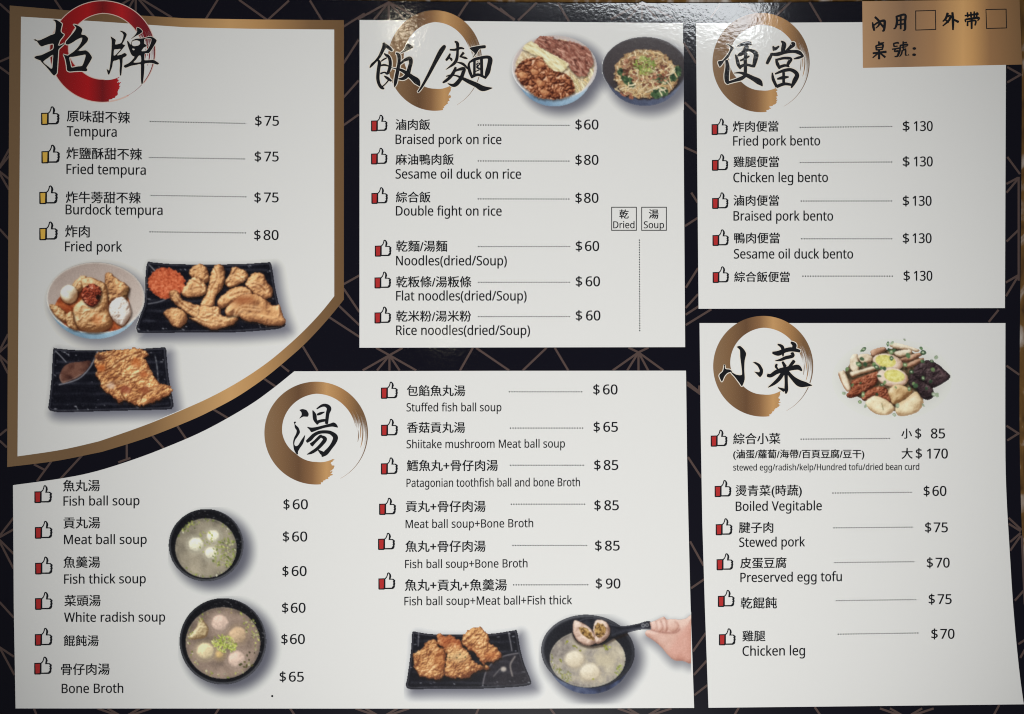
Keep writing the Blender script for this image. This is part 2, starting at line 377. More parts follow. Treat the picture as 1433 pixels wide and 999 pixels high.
def dish_rice_bowl():
    d = Dish((700, 36, 868, 178), (700, 30), 5.307, (208, 208, 206), 4)
    L, so, _ = bowl(d, (400, 340), (318, 240), (400, 370, 285, 260), 2.4,
        [(0, (186, 172, 170)), (.5, (200, 188, 184)), (1, (206, 196, 190))],
        [(0, (186, 176, 172)), (.6, (210, 206, 204)), (1, (222, 222, 222))],
        [(0, (86, 116, 146)), (.5, (146, 174, 196)), (1, (180, 200, 216))], (9, 8, 15), .82)
    inn = d.sd_ell(404, 346, 290, 212)
    R = d.add('rice', (inn + (d.n(4, 1, 2) - .5) * 5 < 0), ramp(d.n(1.9, 2, 3), [(.2, (170, 140, 104)), (.5, (214, 196, 160)), (.8, (236, 226, 204))]))
    base = [L, R]
    # shredded duck
    q = d.sd_poly([(245, 168), (300, 106), (362, 112), (440, 134), (520, 146), (604, 176), (664, 218), (694, 290), (672, 335), (640, 396), (580, 406), (540, 372), (490, 310), (420, 254), (335, 212)]) + (d.n(3, 6, 2) - .5) * 4
    xr, yr = d.PX * .8 + d.PY * .55, -d.PX * .55 + d.PY * .8
    st = fbm(xr / 5.5, yr / 1.7, 77, 3) * .6 + d.n(4, 9, 2) * .5
    D = d.add('duck_meat', q < 0, ramp(st, [(.25, (62, 30, 24)), (.42, (112, 62, 50)), (.58, (150, 96, 80)), (.72, (180, 130, 112)), (.9, (208, 168, 150))]))
    d.dark_under(q, base, 1, 2, .5); base.append(D)
    S = d.strands('duck_meat', 60, q < -1, [(150, 94, 78), (176, 124, 106), (120, 66, 54), (196, 148, 130)], (5, 12), (.7, 1.3), .7, .4)
    # bamboo strip
    q = d.sd_poly([(168, 196), (232, 146), (300, 198), (400, 248), (492, 302), (503, 332), (450, 372), (390, 372), (340, 312), (268, 252), (200, 222)]) + (d.n(3, 12, 2) - .5) * 3
    st = fbm(xr / 7, yr / 1.6, 91, 3)
    B = d.add('bamboo_shoot', q < 0, ramp(st + .1 * np.clip(-q / 6, 0, 1), [(.25, (184, 166, 118)), (.5, (220, 208, 166)), (.75, (236, 230, 200))]))
    d.dark_under(q, base, 1, 2, .4); base.append(B)
    N = d.strands('bamboo_shoot', 40, (d.sd_poly([(490, 360), (560, 405), (620, 430), (670, 340), (694, 370), (655, 450), (600, 515), (550, 525), (530, 450)]) < 0), [(226, 206, 160), (236, 222, 184), (206, 178, 128), (206, 190, 140)], (6, 14), (.9, 1.7), .9, .4)
    # braised pork cubes
    q = d.sd_poly([(118, 350), (160, 295), (230, 268), (300, 264), (335, 310), (390, 362), (460, 378), (505, 405), (545, 455), (548, 520), (490, 562), (380, 578), (275, 562), (200, 504), (145, 445), (114, 395)]) + (d.n(3, 15, 2) - .5) * 3
    f1, f2, cid = cells(d.PX / 7.6 + 1.1 * d.n(7, 1), d.PY / 6.4 + 1.1 * d.n(6, 2), 5)
    h = np.clip((f2 - f1) * 5.0, 0, 2.4) + d.n(2.2, 4, 2) * 1.3
    t = d.shade(h * 1.1) * .75 + (cid - .5) * .55 + (d.n(2, 8, 2) - .5) * .35 - .40 * (1 - sstep(0, .22, f2 - f1)) + .10
    M = d.add('braised_pork', q < 0, ramp(t, [(0, (54, 20, 12)), (.25, (108, 54, 32)), (.5, (156, 92, 60)), (.75, (196, 136, 98)), (1, (232, 198, 168))]))
    d.dark_under(q, base, 1, 2, .5)
    for (x, y, w) in ((300, 320, 40), (255, 375, 36), (300, 460, 40), (170, 400, 42), (330, 530, 40)):
        g = d.sd_poly([(x - w, y - w * .4), (x - w * .2, y - w * .8), (x + w, y - w * .2), (x + w * .7, y + w * .6), (x - w * .5, y + w * .75)], False)
        t = .62 - (d.Y - y) / w * .22 - (d.X - x) / w * .12 + (d.n(3, 2, 2) - .5) * .5 - .45 * (1 - sstep(0, 1.6, -g))
        d.over(M, (g < 0) * .9, ramp(t, [(.1, (84, 38, 22)), (.5, (172, 106, 68)), (.9, (228, 182, 136))]))
    return finish(d)

def dish_noodle_bowl():
    d = Dish((826, 36, 957.4, 176), (700, 30), 5.307, (210, 210, 208), 5)
    L, so, _ = bowl(d, (1070, 345), (315, 232), (1072, 376, 290, 250), 1.4,
        [(0, (66, 60, 62)), (.5, (60, 54, 56)), (1, (44, 40, 44))],
        [(0, (92, 90, 94)), (.6, (72, 72, 80)), (1, (60, 62, 74))],
        [(0, (52, 58, 78)), (.5, (84, 92, 116)), (1, (120, 128, 148))], (7, 9, 15), .75, True)
    d.glints(L, 60, so < -3, (104, 96, 92), (.3, .6))
    q = d.sd_poly([(852, 330), (900, 270), (960, 228), (1060, 208), (1170, 220), (1240, 262), (1290, 330), (1330, 320), (1320, 400), (1290, 490), (1210, 545), (1110, 570), (1000, 560), (900, 525), (862, 450)]) + (d.n(4, 1, 2) - .5) * 5
    N = d.add('noodles', q < 0, ramp(d.n(3, 2, 3), [(.2, (84, 58, 40)), (.5, (150, 114, 80)), (.8, (200, 168, 124))]))
    d.dark_under(q, [L], 1, 2, .6)
    d.strands('noodles', 190, q < -.5, [(226, 204, 158), (214, 186, 136), (236, 220, 184), (196, 160, 112)], (8, 22), (.55, .95), None, .8)
    leaf = np.minimum.reduce([d.sd_ell(1190, 430, 60, 34, .3), d.sd_ell(1180, 530, 66, 34, -.2), d.sd_ell(945, 440, 60, 30, .7), d.sd_ell(1300, 390, 36, 60, .4), d.sd_ell(905, 375, 30, 24)]) + (d.n(4, 5, 2) - .5) * 5
    G = d.add('leafy_greens', leaf < 0, ramp(d.n(2.6, 7, 3), [(.25, (24, 40, 28)), (.5, (52, 78, 50)), (.8, (104, 130, 84))]))
    mm = (d.sd_ell(1080, 370, 185, 105, .1) + (d.n(5, 3, 2) - .5) * 10 < 0)
    d.bits('minced_pork', 150, mm, [(150, 98, 74), (122, 72, 52), (178, 126, 98), (98, 56, 42), (196, 150, 120)], (1.1, 2.0), (1.0, 1.6))
    d.bits('minced_pork', 16, d.sd_poly([(880, 520), (960, 530), (1010, 570), (930, 560)]) < 0, [(176, 110, 84), (200, 140, 110)], (1.0, 1.7), (1.0, 1.6))
    d.strands('noodles', 26, (d.sd_ell(1080, 500, 200, 66) < 0) | (d.sd_ell(880, 430, 40, 110) < 0) | (d.sd_ell(1280, 430, 60, 110) < 0), [(228, 206, 164), (218, 190, 144), (238, 222, 190)], (8, 18), (.7, 1.1), None, .6)
    d.bits('spring_onion', 95, d.sd_ell(1075, 320, 84, 66) < 0, [(150, 168, 76), (176, 190, 110), (116, 140, 60), (198, 204, 140)], (.8, 1.5), (1.0, 2.0))
    d.bits('spring_onion', 22, d.sd_ell(1085, 375, 56, 26) < 0, [(176, 182, 96), (198, 200, 130)], (.8, 1.4), (1.0, 2.0))
    return finish(d)

def dish_side_plate():
    d = Dish((1150, 462, 1350, 604), (1140, 460), 6.66, (214, 215, 211), 6)
    se = d.sd_ell(720, 470, 560, 380)
    d.add('printed_shadow', se < 0, d.white)
    d.over(d.layers[0], .16 * (1 - sstep(-30, 0, se)), (120, 108, 104))
    ins = d.sd_poly([(230, 400), (340, 250), (520, 190), (760, 130), (960, 190), (1030, 260), (1180, 340), (1250, 450), (1120, 600), (1010, 700), (880, 806), (600, 800), (470, 720), (320, 640), (250, 540)])
    U = d.add('braised_side', ins < -7, ramp(d.n(4, 1, 2), [(.2, (48, 46, 32)), (.5, (84, 66, 48)), (.8, (150, 124, 96))]))  # dark mottled fill: shade painted into the gaps between the pieces
    base = [U]
    CRE = [(0, (150, 110, 78)), (.35, (206, 184, 152)), (.6, (226, 212, 186)), (1, (240, 232, 214))]
    PNK = [(0, (96, 56, 38)), (.35, (164, 112, 82)), (.6, (194, 146, 114)), (1, (222, 184, 154))]
    def P(nm, pts, st, seed, **k):
        kw = dict(dome=4, rough=.5, size=6, edge=.35, fine=.25, rim=.25); kw.update(k)
        M, q = d.lump(nm, pts, st, seed, **kw); d.dark_under(q, base, .8, 1.5, .5); base.append(M); return M, q
    P('dried_tofu', [(690, 152), (760, 128), (965, 190), (940, 218), (890, 196), (760, 186)], CRE, 1)
    P('dried_tofu', [(520, 204), (600, 172), (650, 170), (662, 202), (560, 252), (530, 250)], PNK, 2)
    P('dried_tofu', [(745, 217), (880, 190), (902, 226), (790, 262)], CRE, 3)
    P('dried_tofu', [(785, 284), (960, 222), (1004, 242), (880, 302), (830, 304)], PNK, 4)
    P('dried_tofu', [(860, 326), (1000, 268), (1004, 302), (870, 364)], PNK, 5)
    P('dried_tofu', [(340, 250), (400, 238), (408, 392), (350, 396), (322, 330)], CRE, 6)
    P('dried_tofu', [(400, 250), (480, 230), (542, 262), (520, 302), (440, 316)], CRE, 7)
    P('dried_tofu', [(216, 412), (250, 392), (280, 396), (336, 550), (300, 584), (250, 512)], CRE, 8)
    d.over(base[-1], 1 - sstep(0, 2.5, d.sd_line([(222, 420), (255, 515), (298, 580)])), (150, 100, 66))
    RED = [(0, (66, 22, 12)), (.3, (122, 52, 30)), (.55, (166, 82, 50)), (.8, (192, 112, 78)), (1.05, (222, 160, 124))]
    P('red_pork', [(345, 486), (460, 440), (580, 398), (592, 440), (560, 522), (400, 622), (320, 645), (292, 610), (338, 562)], RED, 9, dome=7, rough=2.4, size=3.2, fine=1)
    P('dried_tofu', [(330, 404), (440, 378), (540, 350), (574, 376), (400, 430), (350, 452)], CRE, 10)
    d.over(base[-1], 1 - sstep(.3, 1.6, d.sd_line([(345, 450), (420, 428), (570, 380)])), (112, 66, 42))
    P('red_pork', [(438, 640), (520, 560), (640, 538), (692, 600), (706, 684), (560, 642), (468, 672)], RED, 11, dome=7, rough=2.4, size=3.2, fine=1)
    for cx, cy, rx, ry, yx, yy, r in ((680, 310, 142, 76, 660, 300, .2), (725, 452, 145, 88, 742, 438, .15)):
        M, q = P('egg_half', None, [(0, (168, 122, 96)), (.35, (206, 172, 148)), (.6, (224, 202, 182)), (1, (236, 222, 206))], 12, cr=(cx, cy, rx, ry, r), dome=6, edge=.2, rim=.2)
        y = d.sd_ell(yx, yy, 96, 56, r)
        Y = d.add('egg_yolk', y < 0, ramp(d.n(3, 14, 3) + .2 * np.clip(-y / 6, -1, 1), [(.2, (182, 168, 82)), (.5, (210, 202, 112)), (.85, (226, 222, 152))]))
        base.append(Y)
    POT = [(0, (128, 84, 44)), (.3, (188, 146, 94)), (.55, (212, 178, 124)), (.8, (226, 202, 156)), (1, (238, 224, 190))]
    WHT = [(0, (168, 128, 86)), (.3, (212, 186, 142)), (.55, (226, 210, 170)), (1, (240, 232, 204))]
    P('radish', [(682, 590), (720, 535), (790, 518), (905, 572), (880, 624), (740, 704), (700, 645)], POT, 15, dome=9)
    P('radish', [(468, 684), (520, 640), (570, 624), (680, 668), (744, 742), (680, 802), (570, 792), (500, 742)], WHT, 16, dome=8)
    P('radish', [(765, 705), (850, 650), (935, 583), (985, 622), (1014, 682), (970, 762), (880, 802), (790, 812), (752, 775)], WHT, 17, dome=9)
    d.over(base[-1], (1 - sstep(-2, 7, d.sd_line([(800, 690), (880, 640), (940, 600)]))) * .5, (198, 150, 92))
    d.over(base[-2], np.exp(-(d.sd_line([(625, 695), (640, 755)]) / .7) ** 2) * .7, (110, 100, 60))
    KEL = [(0, (22, 14, 18)), (.4, (46, 32, 36)), (.7, (76, 56, 60)), (1, (122, 102, 102))]
    M, q = P('kelp', [(930, 360), (1000, 310), (1060, 290), (1150, 330), (1205, 380), (1262, 450), (1150, 532), (1090, 545), (1000, 490), (920, 430)], KEL, 18, dome=6, rough=1.6, size=4)
    for off in (0, 14, 28):
        d.over(M, np.exp(-(d.sd_line([(1130 + off, 345 + off), (1200, 410 + off), (1235 - off, 455), (1140, 520 - off)]) / .5) ** 2) * .55, (120, 92, 98))
    M, q = P('kelp', [(900, 420), (980, 480), (1090, 545), (1110, 620), (1062, 660), (1000, 645), (950, 570), (880, 520)], KEL, 19, dome=6, rough=1.2, size=4)
    for off in (0, 18, 36):
        d.over(M, np.exp(-(d.sd_line([(970, 590 - off), (1040, 570 - off), (1100, 600 - off)]) / .5) ** 2) * .5, (126, 96, 104))
    m = np.zeros(d.X.shape, bool); rgb = np.zeros(d.X.shape + (3,))
    for i, (x, y) in enumerate(((455, 190), (430, 205), (690, 195), (715, 215), (740, 200), (870, 250), (1010, 220), (300, 375), (440, 280), (410, 330), (470, 330), (550, 330), (575, 355), (620, 365), (650, 370), (840, 335), (1010, 305), (995, 300), (900, 400), (920, 510), (940, 530), (1010, 460), (1080, 490), (650, 500), (625, 520), (350, 525), (580, 610), (420, 680), (470, 720), (770, 715), (740, 800), (1010, 710), (1140, 615), (1110, 610), (835, 100), (720, 130), (680, 140), (1130, 265), (270, 600), (450, 610), (600, 440), (990, 180), (1090, 300), (755, 545), (425, 505), (880, 560), (1040, 555), (1100, 380), (715, 275))):
        w = d.rs.uniform(12, 25) if i % 3 else d.rs.uniform(18, 29)
        sd = d.sd_ell(x, y, w, w * d.rs.uniform(.5, .9), d.rs.uniform(0, 3)); k = sd < 0
        pale = y > 690 or y < 140 or x < 300 or x > 1105
        c = np.array((146, 162, 136) if pale else ((62, 88, 60), (86, 116, 78), (50, 74, 52), (112, 138, 92))[i % 4], float)
        rgb[k] = c * (.78 + .5 * d.n(2, i, 2)[k])[:, None]; m |= k
        if i % 3 == 0:
            kk = d.sd_ell(x, y, w * .45, w * .3, 0) < 0; rgb[kk] = (196, 208, 176) if not pale else (206, 210, 200)
    d.add('spring_onion', m, rgb)
    return finish(d)

def soup(d, c, r, sc, sr, balls, greens, col, seed):
    so = d.sd_ell(*c, *r)
    d.shadow(so, 9, 8, 15, (70, 71, 84), .85)
    B = d.add('bowl', so < 0, (17, 17, 21))
    ang = np.arctan2(d.Y - c[1], d.X - c[0])
    d.over(B, np.exp(-((so + 2.0) / 1.0) ** 2) * (.25 + .35 * np.cos(ang - 2.6)), (108, 112, 118))
    d.over(B, np.exp(-((so + 1.2) / .8) ** 2) * (.3 + .5 * np.cos(ang - .5)).clip(0), (110, 112, 120))
    si = d.sd_ell(*sc, *sr)
    t = .25 + d.n(16, 1, 2) * .38 + d.n(2.4, 2, 2) * .12 - .12 * (1 - sstep(0, 7, -si)) + .10 * (d.Y - sc[1]) / sr[1]
    S = d.add('broth', si < 0, ramp(t, [(.2, np.array(col) * .62), (.5, np.array(col)), (.8, np.array(col) * 1.25)]))
    d.over(S, np.exp(-((si + .6) / .6) ** 2) * .5 * d.n(3, 4, 2), (206, 200, 180))
    d.glints(B, 24, (si > .5) & (so < -2) & (ang < .4) & (ang > -2.2), (170, 172, 172), (.3, .6))
    for i, (nm, x, y, rr, cc) in enumerate(balls):
        sd = d.sd_ell(x, y, rr, rr * .95) + (d.n(3.5, 20 + i, 2) - .5) * 1.6
        h = np.sqrt(np.clip(1 - (1 + sd / (rr / d.u)) ** 2, 0, 1)) * rr / d.u
        tt = .35 + .55 * d.shade(h, .8) + (d.n(2.4, 30 + i, 3) - .5) * .5 - .3 * (1 - sstep(0, 2.5, -sd))
        tt = np.clip(tt, .3, 2)
        L = d.add(nm, sd < 0, ramp(tt, [(0, np.array(cc) * .55), (.45, np.array(cc) * .84), (.75, np.array(cc)), (1.05, np.minimum(np.array(cc) * 1.13, 248))]))
        d.over(L, sstep(-4.5, .5, sd) * .8, np.where(S[1][..., None], S[2], L[2]))
        d.over(S, np.exp(-(np.clip(sd, 0, 12) / 3.0) ** 2) * .4, np.array(cc) * .8)
    return B, S, si, so

def dish_fish_ball_soup():
    d = Dish((226, 702, 366, 842), (220, 700), 3.568, (198, 199, 197), 7)
    W = (230, 226, 202)
    B, S, si, so = soup(d, (243, 223), (187, 181), (243, 238), (153, 148), [('fish_ball', 195, 220, 44, W), ('fish_ball', 280, 180, 39, W), ('fish_ball', 270, 263, 38, W)], None, (138, 130, 114), 1)
    GR = [(150, 160, 84), (176, 180, 108), (112, 126, 64), (200, 200, 150), (134, 148, 70)]
    d.bits('spring_onion', 130, (d.sd_ell(340, 262, 62, 78, .5) < 0) & (si < -1), GR, (.5, 1.1), (1, 2.4))
    d.bits('spring_onion', 20, (d.sd_ell(240, 200, 40, 60) < 0) & (si < -1), [(166, 176, 84), (190, 196, 110)], (.5, 1.0), (1, 2.4))
    d.bits('spring_onion', 62, (si > -5) & (si < -.5) & ((d.Y < 200) | (d.Y > 330) | (d.X > 320)), GR + [(206, 204, 180)], (.5, 1.0), (1, 2))
    d.bits('spring_onion', 22, (d.sd_ell(160, 135, 46, 26, -.6) < 0), GR, (.5, 1.1), (1, 2.2))
    return finish(d)

def dish_dumpling_soup():
    d = Dish((240, 826, 400, 985), (220, 700), 3.568, (200, 201, 199), 8)
    PK, CR, TN = (214, 188, 172), (226, 208, 168), (200, 172, 140)
    B, S, si, so = soup(d, (327, 703), (217, 216), (328, 712), (186, 178), [('dumpling', 402, 672, 50, TN), ('meat_ball', 314, 612, 49, PK), ('dumpling', 240, 752, 50, CR), ('meat_ball', 396, 794, 50, PK), ('dumpling', 310, 770, 26, (206, 176, 120))], None, (136, 118, 106), 2)
    L, q = d.lump('wonton', [(215, 585), (240, 612), (256, 645), (242, 682), (205, 692), (168, 694), (162, 676), (192, 640), (205, 612)], [(0, (120, 92, 60)), (.4, (186, 162, 116)), (.7, (222, 204, 160)), (1, (240, 228, 196))], 3, dome=6, rough=1, edge=.5)
    GR = [(166, 176, 88), (196, 198, 112), (128, 140, 62), (206, 206, 150)]
    d.strands('spring_onion', 80, d.sd_ell(335, 715, 66, 44, .3) < 0, [(186, 196, 96), (206, 210, 120), (150, 166, 72), (214, 216, 150)], (4, 9), (.5, .9), None, .3)
    d.bits('spring_onion', 86, (si > -7) & (si < -.5), GR + [(206, 200, 170), (180, 160, 120)], (.5, 1.1), (1, 2))
    d.bits('spring_onion', 10, (d.sd_ell(455, 800, 34, 50, .6) < 0) | (d.sd_ell(385, 832, 16, 10) < 0), [(60, 62, 36), (84, 82, 44)], (.8, 1.5), (1, 2))
    d.bits('spring_onion', 26, (d.sd_ell(470, 640, 30, 66, -.4) < 0), GR, (.6, 1.2), (1, 2))
    return finish(d)

def dish_chicken_tray():
    d = Dish((558, 866, 774, 986), (550, 860), 6.824, (216, 217, 217), 9)
    T, ts = tray(d, [(180, 172), (205, 158), (250, 168), (420, 186), (900, 182), (1140, 150), (1182, 155), (1212, 320), (1252, 470), (1316, 632), (1292, 672), (1150, 690), (800, 707), (400, 707), (165, 710), (120, 672), (130, 620), (155, 450), (172, 300)], edge=(140, 140, 148))
    leaf = d.sd_poly([(862, 664), (890, 545), (960, 450), (1060, 395), (1195, 368), (1240, 480), (1300, 640), (1100, 672)])
    d.over(T, (leaf < 0) * (.25 + .4 * d.n(14, 3, 2)), (62, 56, 62))
    d.over(T, np.exp(-(d.sd_line([(858, 664), (888, 545), (960, 450), (1060, 395), (1195, 368)]) / .9) ** 2) * .8, (140, 136, 140))
    d.over(T, np.exp(-(d.sd_line([(1165, 400), (1120, 480), (1140, 585)]) / 1.2) ** 2) * .7, (176, 166, 160))
    d.over(T, (1 - sstep(-1, 2.5, d.sd_ell(1055, 520, 22, 18))) * .85, (206, 196, 186))
    d.over(T, np.exp(-(d.sd_line([(960, 590), (1020, 520)]) / .8) ** 2) * .5, (170, 164, 160))
    d.over(T, np.exp(-(d.sd_line([(1105, 180), (1125, 280), (1135, 345)]) / .8) ** 2) * .7, (180, 178, 180))
    d.over(T, np.exp(-(d.sd_line([(245, 180), (240, 300)]) / .8) ** 2) * .6, (170, 170, 176))
    base = [T]
    def P(pts, seed):
        M, q = d.lump('fried_chicken', pts, CRISP, seed, dome=9, rough=1.0, size=6, fine=.6, edge=2.0, crumb=5); d.dark_under(q, base, 1, 2.2, .85); base.append(M); return M
    A = P([(200, 372), (288, 322), (300, 280), (380, 233), (422, 258), (432, 310), (492, 332), (502, 400), (492, 500), (482, 592), (430, 617), (370, 602), (270, 592), (238, 552), (193, 470)], 3)
    B = P([(425, 192), (450, 174), (490, 210), (540, 190), (600, 230), (640, 240), (662, 300), (722, 360), (762, 440), (840, 480), (918, 490), (902, 517), (820, 532), (750, 572), (712, 604), (580, 602), (498, 572), (500, 470), (512, 390), (468, 310), (430, 290)], 4)
    C = P([(698, 160), (760, 128), (830, 118), (872, 150), (912, 200), (912, 262), (972, 300), (1034, 382), (1010, 424), (940, 452), (880, 462), (862, 484), (830, 432), (778, 372), (698, 312), (662, 270), (670, 200)], 5)
    d.over(B, (1 - sstep(-8, 8, d.sd_poly([(425, 190), (640, 235), (660, 300), (560, 290), (470, 310)]))) * .6, (160, 74, 40))
    d.over(A, (1 - sstep(-5, 6, d.sd_ell(450, 420, 50, 100))) * .4, (150, 76, 36))
    d.over(B, (1 - sstep(-5, 8, d.sd_ell(620, 400, 80, 36))) * .55, (242, 216, 160))
    d.over(C, (1 - sstep(-3, 5, d.sd_line([(700, 290), (800, 370), (850, 450)]))) * .55, (140, 64, 34))
    d.over(C, (1 - sstep(-5, 6, d.sd_ell(940, 390, 70, 40))) * .4, (176, 92, 48))
    for x, y in ((540, 410), (610, 412), (690, 405), (640, 380)):
        d.over(B, 1 - sstep(-.5, .6, d.sd_ell(x, y, 8, 5)), (60, 60, 34))
    return finish(d)

def dish_ladle_bowl():
    d = Dish((746, 850, 967.2, 989), (740, 840), 5.97, (220, 221, 220), 10)
    clip = d.PX < 967 - 0.0 + (d.PY - 860) * .03
    c, r = (492, 424), (392, 306)
    so = d.sd_ell(*c, *r, .08); sb = d.sd_ell(500, 470, 350, 312, .06); outer = np.minimum(so, sb)
    d.shadow(outer, 8, 9, 17, (70, 71, 84), .85, clip)
    B = d.add('bowl', outer < 0, (26, 27, 34))
    d.over(B, (so > 0) * 1.0, ramp(d.n(12, 1, 2) + .25 - (d.X - 300) / 1200, [(.2, (30, 36, 58)), (.6, (56, 66, 98)), (.9, (92, 102, 128))]))
    ang = np.arctan2(d.Y - c[1], d.X - c[0])
    d.over(B, np.exp(-((so + 2) / 2.2) ** 2) * (.6 + .4 * np.cos(ang + 2.4)) * .7, (122, 124, 130))
    d.over(B, np.exp(-((so + .3) / .6) ** 2) * .6, (14, 14, 20))
    d.over(B, (1 - sstep(-12, 4, so + 12)) * .5, (20, 20, 26))
    si = d.sd_ell(490, 488, 316, 238)
    t = d.n(12, 2, 3) * .6 + d.n(2.6, 3, 2) * .3 + .14 * (d.X - 400) / 300 - .15 * (1 - sstep(0, 6, -si))
    S = d.add('broth', si < 0, ramp(t, [(.1, (112, 104, 100)), (.4, (156, 148, 140)), (.65, (184, 174, 154)), (.9, (206, 198, 178))]))
    d.over(S, np.exp(-((si + .7) / .6) ** 2) * .6, (206, 202, 180))
    for i, (x, y, rr) in enumerate(((382, 492, 92), (512, 600, 94), (640, 500, 80))):
        if i == 2:
            d.over(S, (1 - sstep(-9, 6, d.sd_ell(x, y, rr, rr * .9))) * .35, (206, 194, 160)); continue
        sd = d.sd_ell(x, y, rr, rr * .9) + (d.n(4, 20 + i, 2) - .5) * 1.4
        h = np.sqrt(np.clip(1 - (1 + sd / (rr / d.u)) ** 2, 0, 1)) * rr / d.u
        tt = .4 + .5 * d.shade(h, .7) + (d.n(3, 30 + i, 3) - .5) * .25 - .28 * (1 - sstep(0, 4, -sd))
        F0 = d.add('fish_ball', sd < 0, ramp(np.clip(tt, .25, 2), [(0, (150, 136, 116)), (.45, (196, 182, 158)), (.75, (220, 210, 188)), (1, (234, 228, 212))]))
        d.over(F0, sstep(-5, .5, sd) * .7, S[2])
    d.bits('spring_onion', 110, (d.sd_poly([(190, 450), (240, 560), (340, 600), (350, 690), (260, 640), (200, 560)]) < 0) & (si < -1), [(196, 196, 170), (176, 176, 120), (156, 158, 84), (214, 210, 196)], (.5, 1.1), (1, 1.8))
    d.bits('spring_onion', 20, (d.sd_ell(760, 580, 50, 40, -.8) < 0) & (si < -1), [(150, 160, 72), (176, 186, 100), (196, 200, 140)], (.6, 1.2), (1, 2.4))
    d.bits('spring_onion', 14, (d.sd_ell(410, 400, 50, 16, .3) < 0) | (d.sd_ell(660, 390, 40, 20) < 0) | (d.sd_ell(270, 515, 26, 22) < 0) | (d.sd_ell(550, 655, 26, 16) < 0) | (d.sd_ell(320, 345, 24, 26) < 0), [(150, 152, 60), (184, 186, 96), (120, 124, 44)], (.8, 1.5), (1, 2.2))
    d.bits('spring_onion', 50, (si > -6) & (si < -.5) & (d.Y > 400), [(200, 196, 180), (180, 170, 140), (210, 206, 190)], (.4, .8), (1, 1.6))
    hand = [(1012, 185), (1040, 172), (1085, 150), (1128, 134), (1150, 156), (1200, 152), (1260, 158), (1310, 150), (1375, 138), (1375, 498), (1280, 504), (1215, 500), (1160, 455), (1100, 385), (1040, 335), (985, 300), (968, 272), (985, 248), (1020, 238)]
    hs = d.sd_poly(hand)
    d.shadow(hs, 1, 6, 12, (96, 96, 108), .6, clip & (outer > 0))
    # ladle
    q = np.minimum(d.sd_ell(520, 262, 158, 120, .05), d.sd_poly([(640, 190), (700, 200), (790, 212), (900, 195), (1010, 170), (1024, 236), (930, 244), (850, 262), (770, 290), (700, 320), (600, 372), (560, 300)]))
    q = np.maximum(q, -d.sd_ell(2000, 0, 1, 1))
    d.dark_under(q, [B, S], 1, 2.5, .6)
    K = d.add('ladle', q < 0, ramp(d.n(9, 4, 2) * .5 + .3 * sstep(0, 8, -q), [(.1, (16, 16, 22)), (.5, (30, 31, 40)), (.9, (62, 64, 74))]))
    d.over(K, np.exp(-((q + 1.2) / .8) ** 2) * .55 * (d.Y < 260), (110, 112, 122))
    d.over(K, np.exp(-(d.sd_line([(700, 290), (820, 250), (960, 225)]) / 2) ** 2) * .4, (84, 88, 100))
    for x, y in ((955, 210), (988, 206)):
        d.over(K, np.exp(-((d.sd_ell(x, y, 12, 12)) / .7) ** 2) * .8, (190, 192, 196))
    SK = [(0, (136, 100, 84)), (.35, (196, 160, 140)), (.6, (222, 194, 176)), (1, (238, 222, 208))]
    for pts, f, sd_ in (([(380, 168), (440, 185), (500, 222), (542, 275), (562, 345), (500, 378), (430, 354), (382, 302), (368, 240)], [(425, 225), (490, 240), (535, 290), (540, 330), (480, 310), (440, 275)], 1), ([(560, 168), (622, 168), (668, 210), (673, 282), (632, 334), (570, 364), (548, 322), (538, 240)], [(560, 200), (610, 195), (645, 240), (630, 290), (580, 310), (550, 270)], 2)):
        M, g = d.lump('stuffed_fish_ball', pts, SK, 40 + sd_, dome=8, rough=.5, edge=.4, fine=.3, rim=.2); d.dark_under(g, [K], .5, 1.5, .6)
        fs = d.sd_poly(f) + (d.n(3, 44 + sd_, 2) - .5) * 3
        F = d.add('filling', fs < 0, ramp(d.n(1.8, 50 + sd_, 3), [(.25, (36, 24, 16)), (.42, (120, 84, 44)), (.6, (186, 150, 88)), (.85, (222, 196, 146))]))
    # hand: four curled fingers over the handle, thumb below, wrist leaving the picture at the right
    h = np.sqrt(np.clip(1 - (1 - np.clip(-hs, 0, 15) / 15) ** 2, 0, 1)) * 10
    for fx, fy, fw, fh in ((1040, 210, 26, 44), (1092, 208, 28, 52), (1140, 205, 26, 54), (1205, 210, 46, 52)):   # curled fingers
        f = d.sd_ell(fx, fy, fw, fh, -.08)
        h = h + np.sqrt(np.clip(-f, 0, 4.5) / 4.5) * 2.6
    t = d.shade(h, .8) * .7 + (d.n(7, 5, 3) - .5) * .2 + .12
    H = d.add('hand', (hs < 0) & clip, ramp(t, [(0, (146, 98, 86)), (.35, (192, 146, 130)), (.6, (216, 178, 164)), (.85, (230, 204, 192)), (1, (238, 220, 210))]))
    for ln, w, a in (([(1015, 242), (1060, 258), (1120, 268), (1190, 272), (1235, 266), (1258, 244)], 1.1, .8), ([(1062, 182), (1072, 215), (1070, 248)], .8, .5), ([(1102, 172), (1120, 215), (1120, 258)], .9, .55),
                     ([(1140, 148), (1152, 200), (1150, 258)], .8, .5), ([(1140, 150), (1100, 158), (1060, 176)], .7, .4), ([(1258, 244), (1250, 205), (1220, 178)], .9, .35)):
        g = d.sd_line(ln)
        d.over(H, np.exp(-(g / (w * 1.25)) ** 2) * a * .62, (134, 76, 66))
    d.over(H, (1 - sstep(-3, 8, d.sd_poly([(1290, 260), (1375, 230), (1375, 480), (1250, 480), (1180, 430)]))) * .35, (206, 140, 126))
    d.over(H, (1 - sstep(-2, 4, d.sd_poly([(985, 252), (1100, 285), (1150, 320), (1100, 350), (1000, 300)]))) * .25, (236, 206, 196))
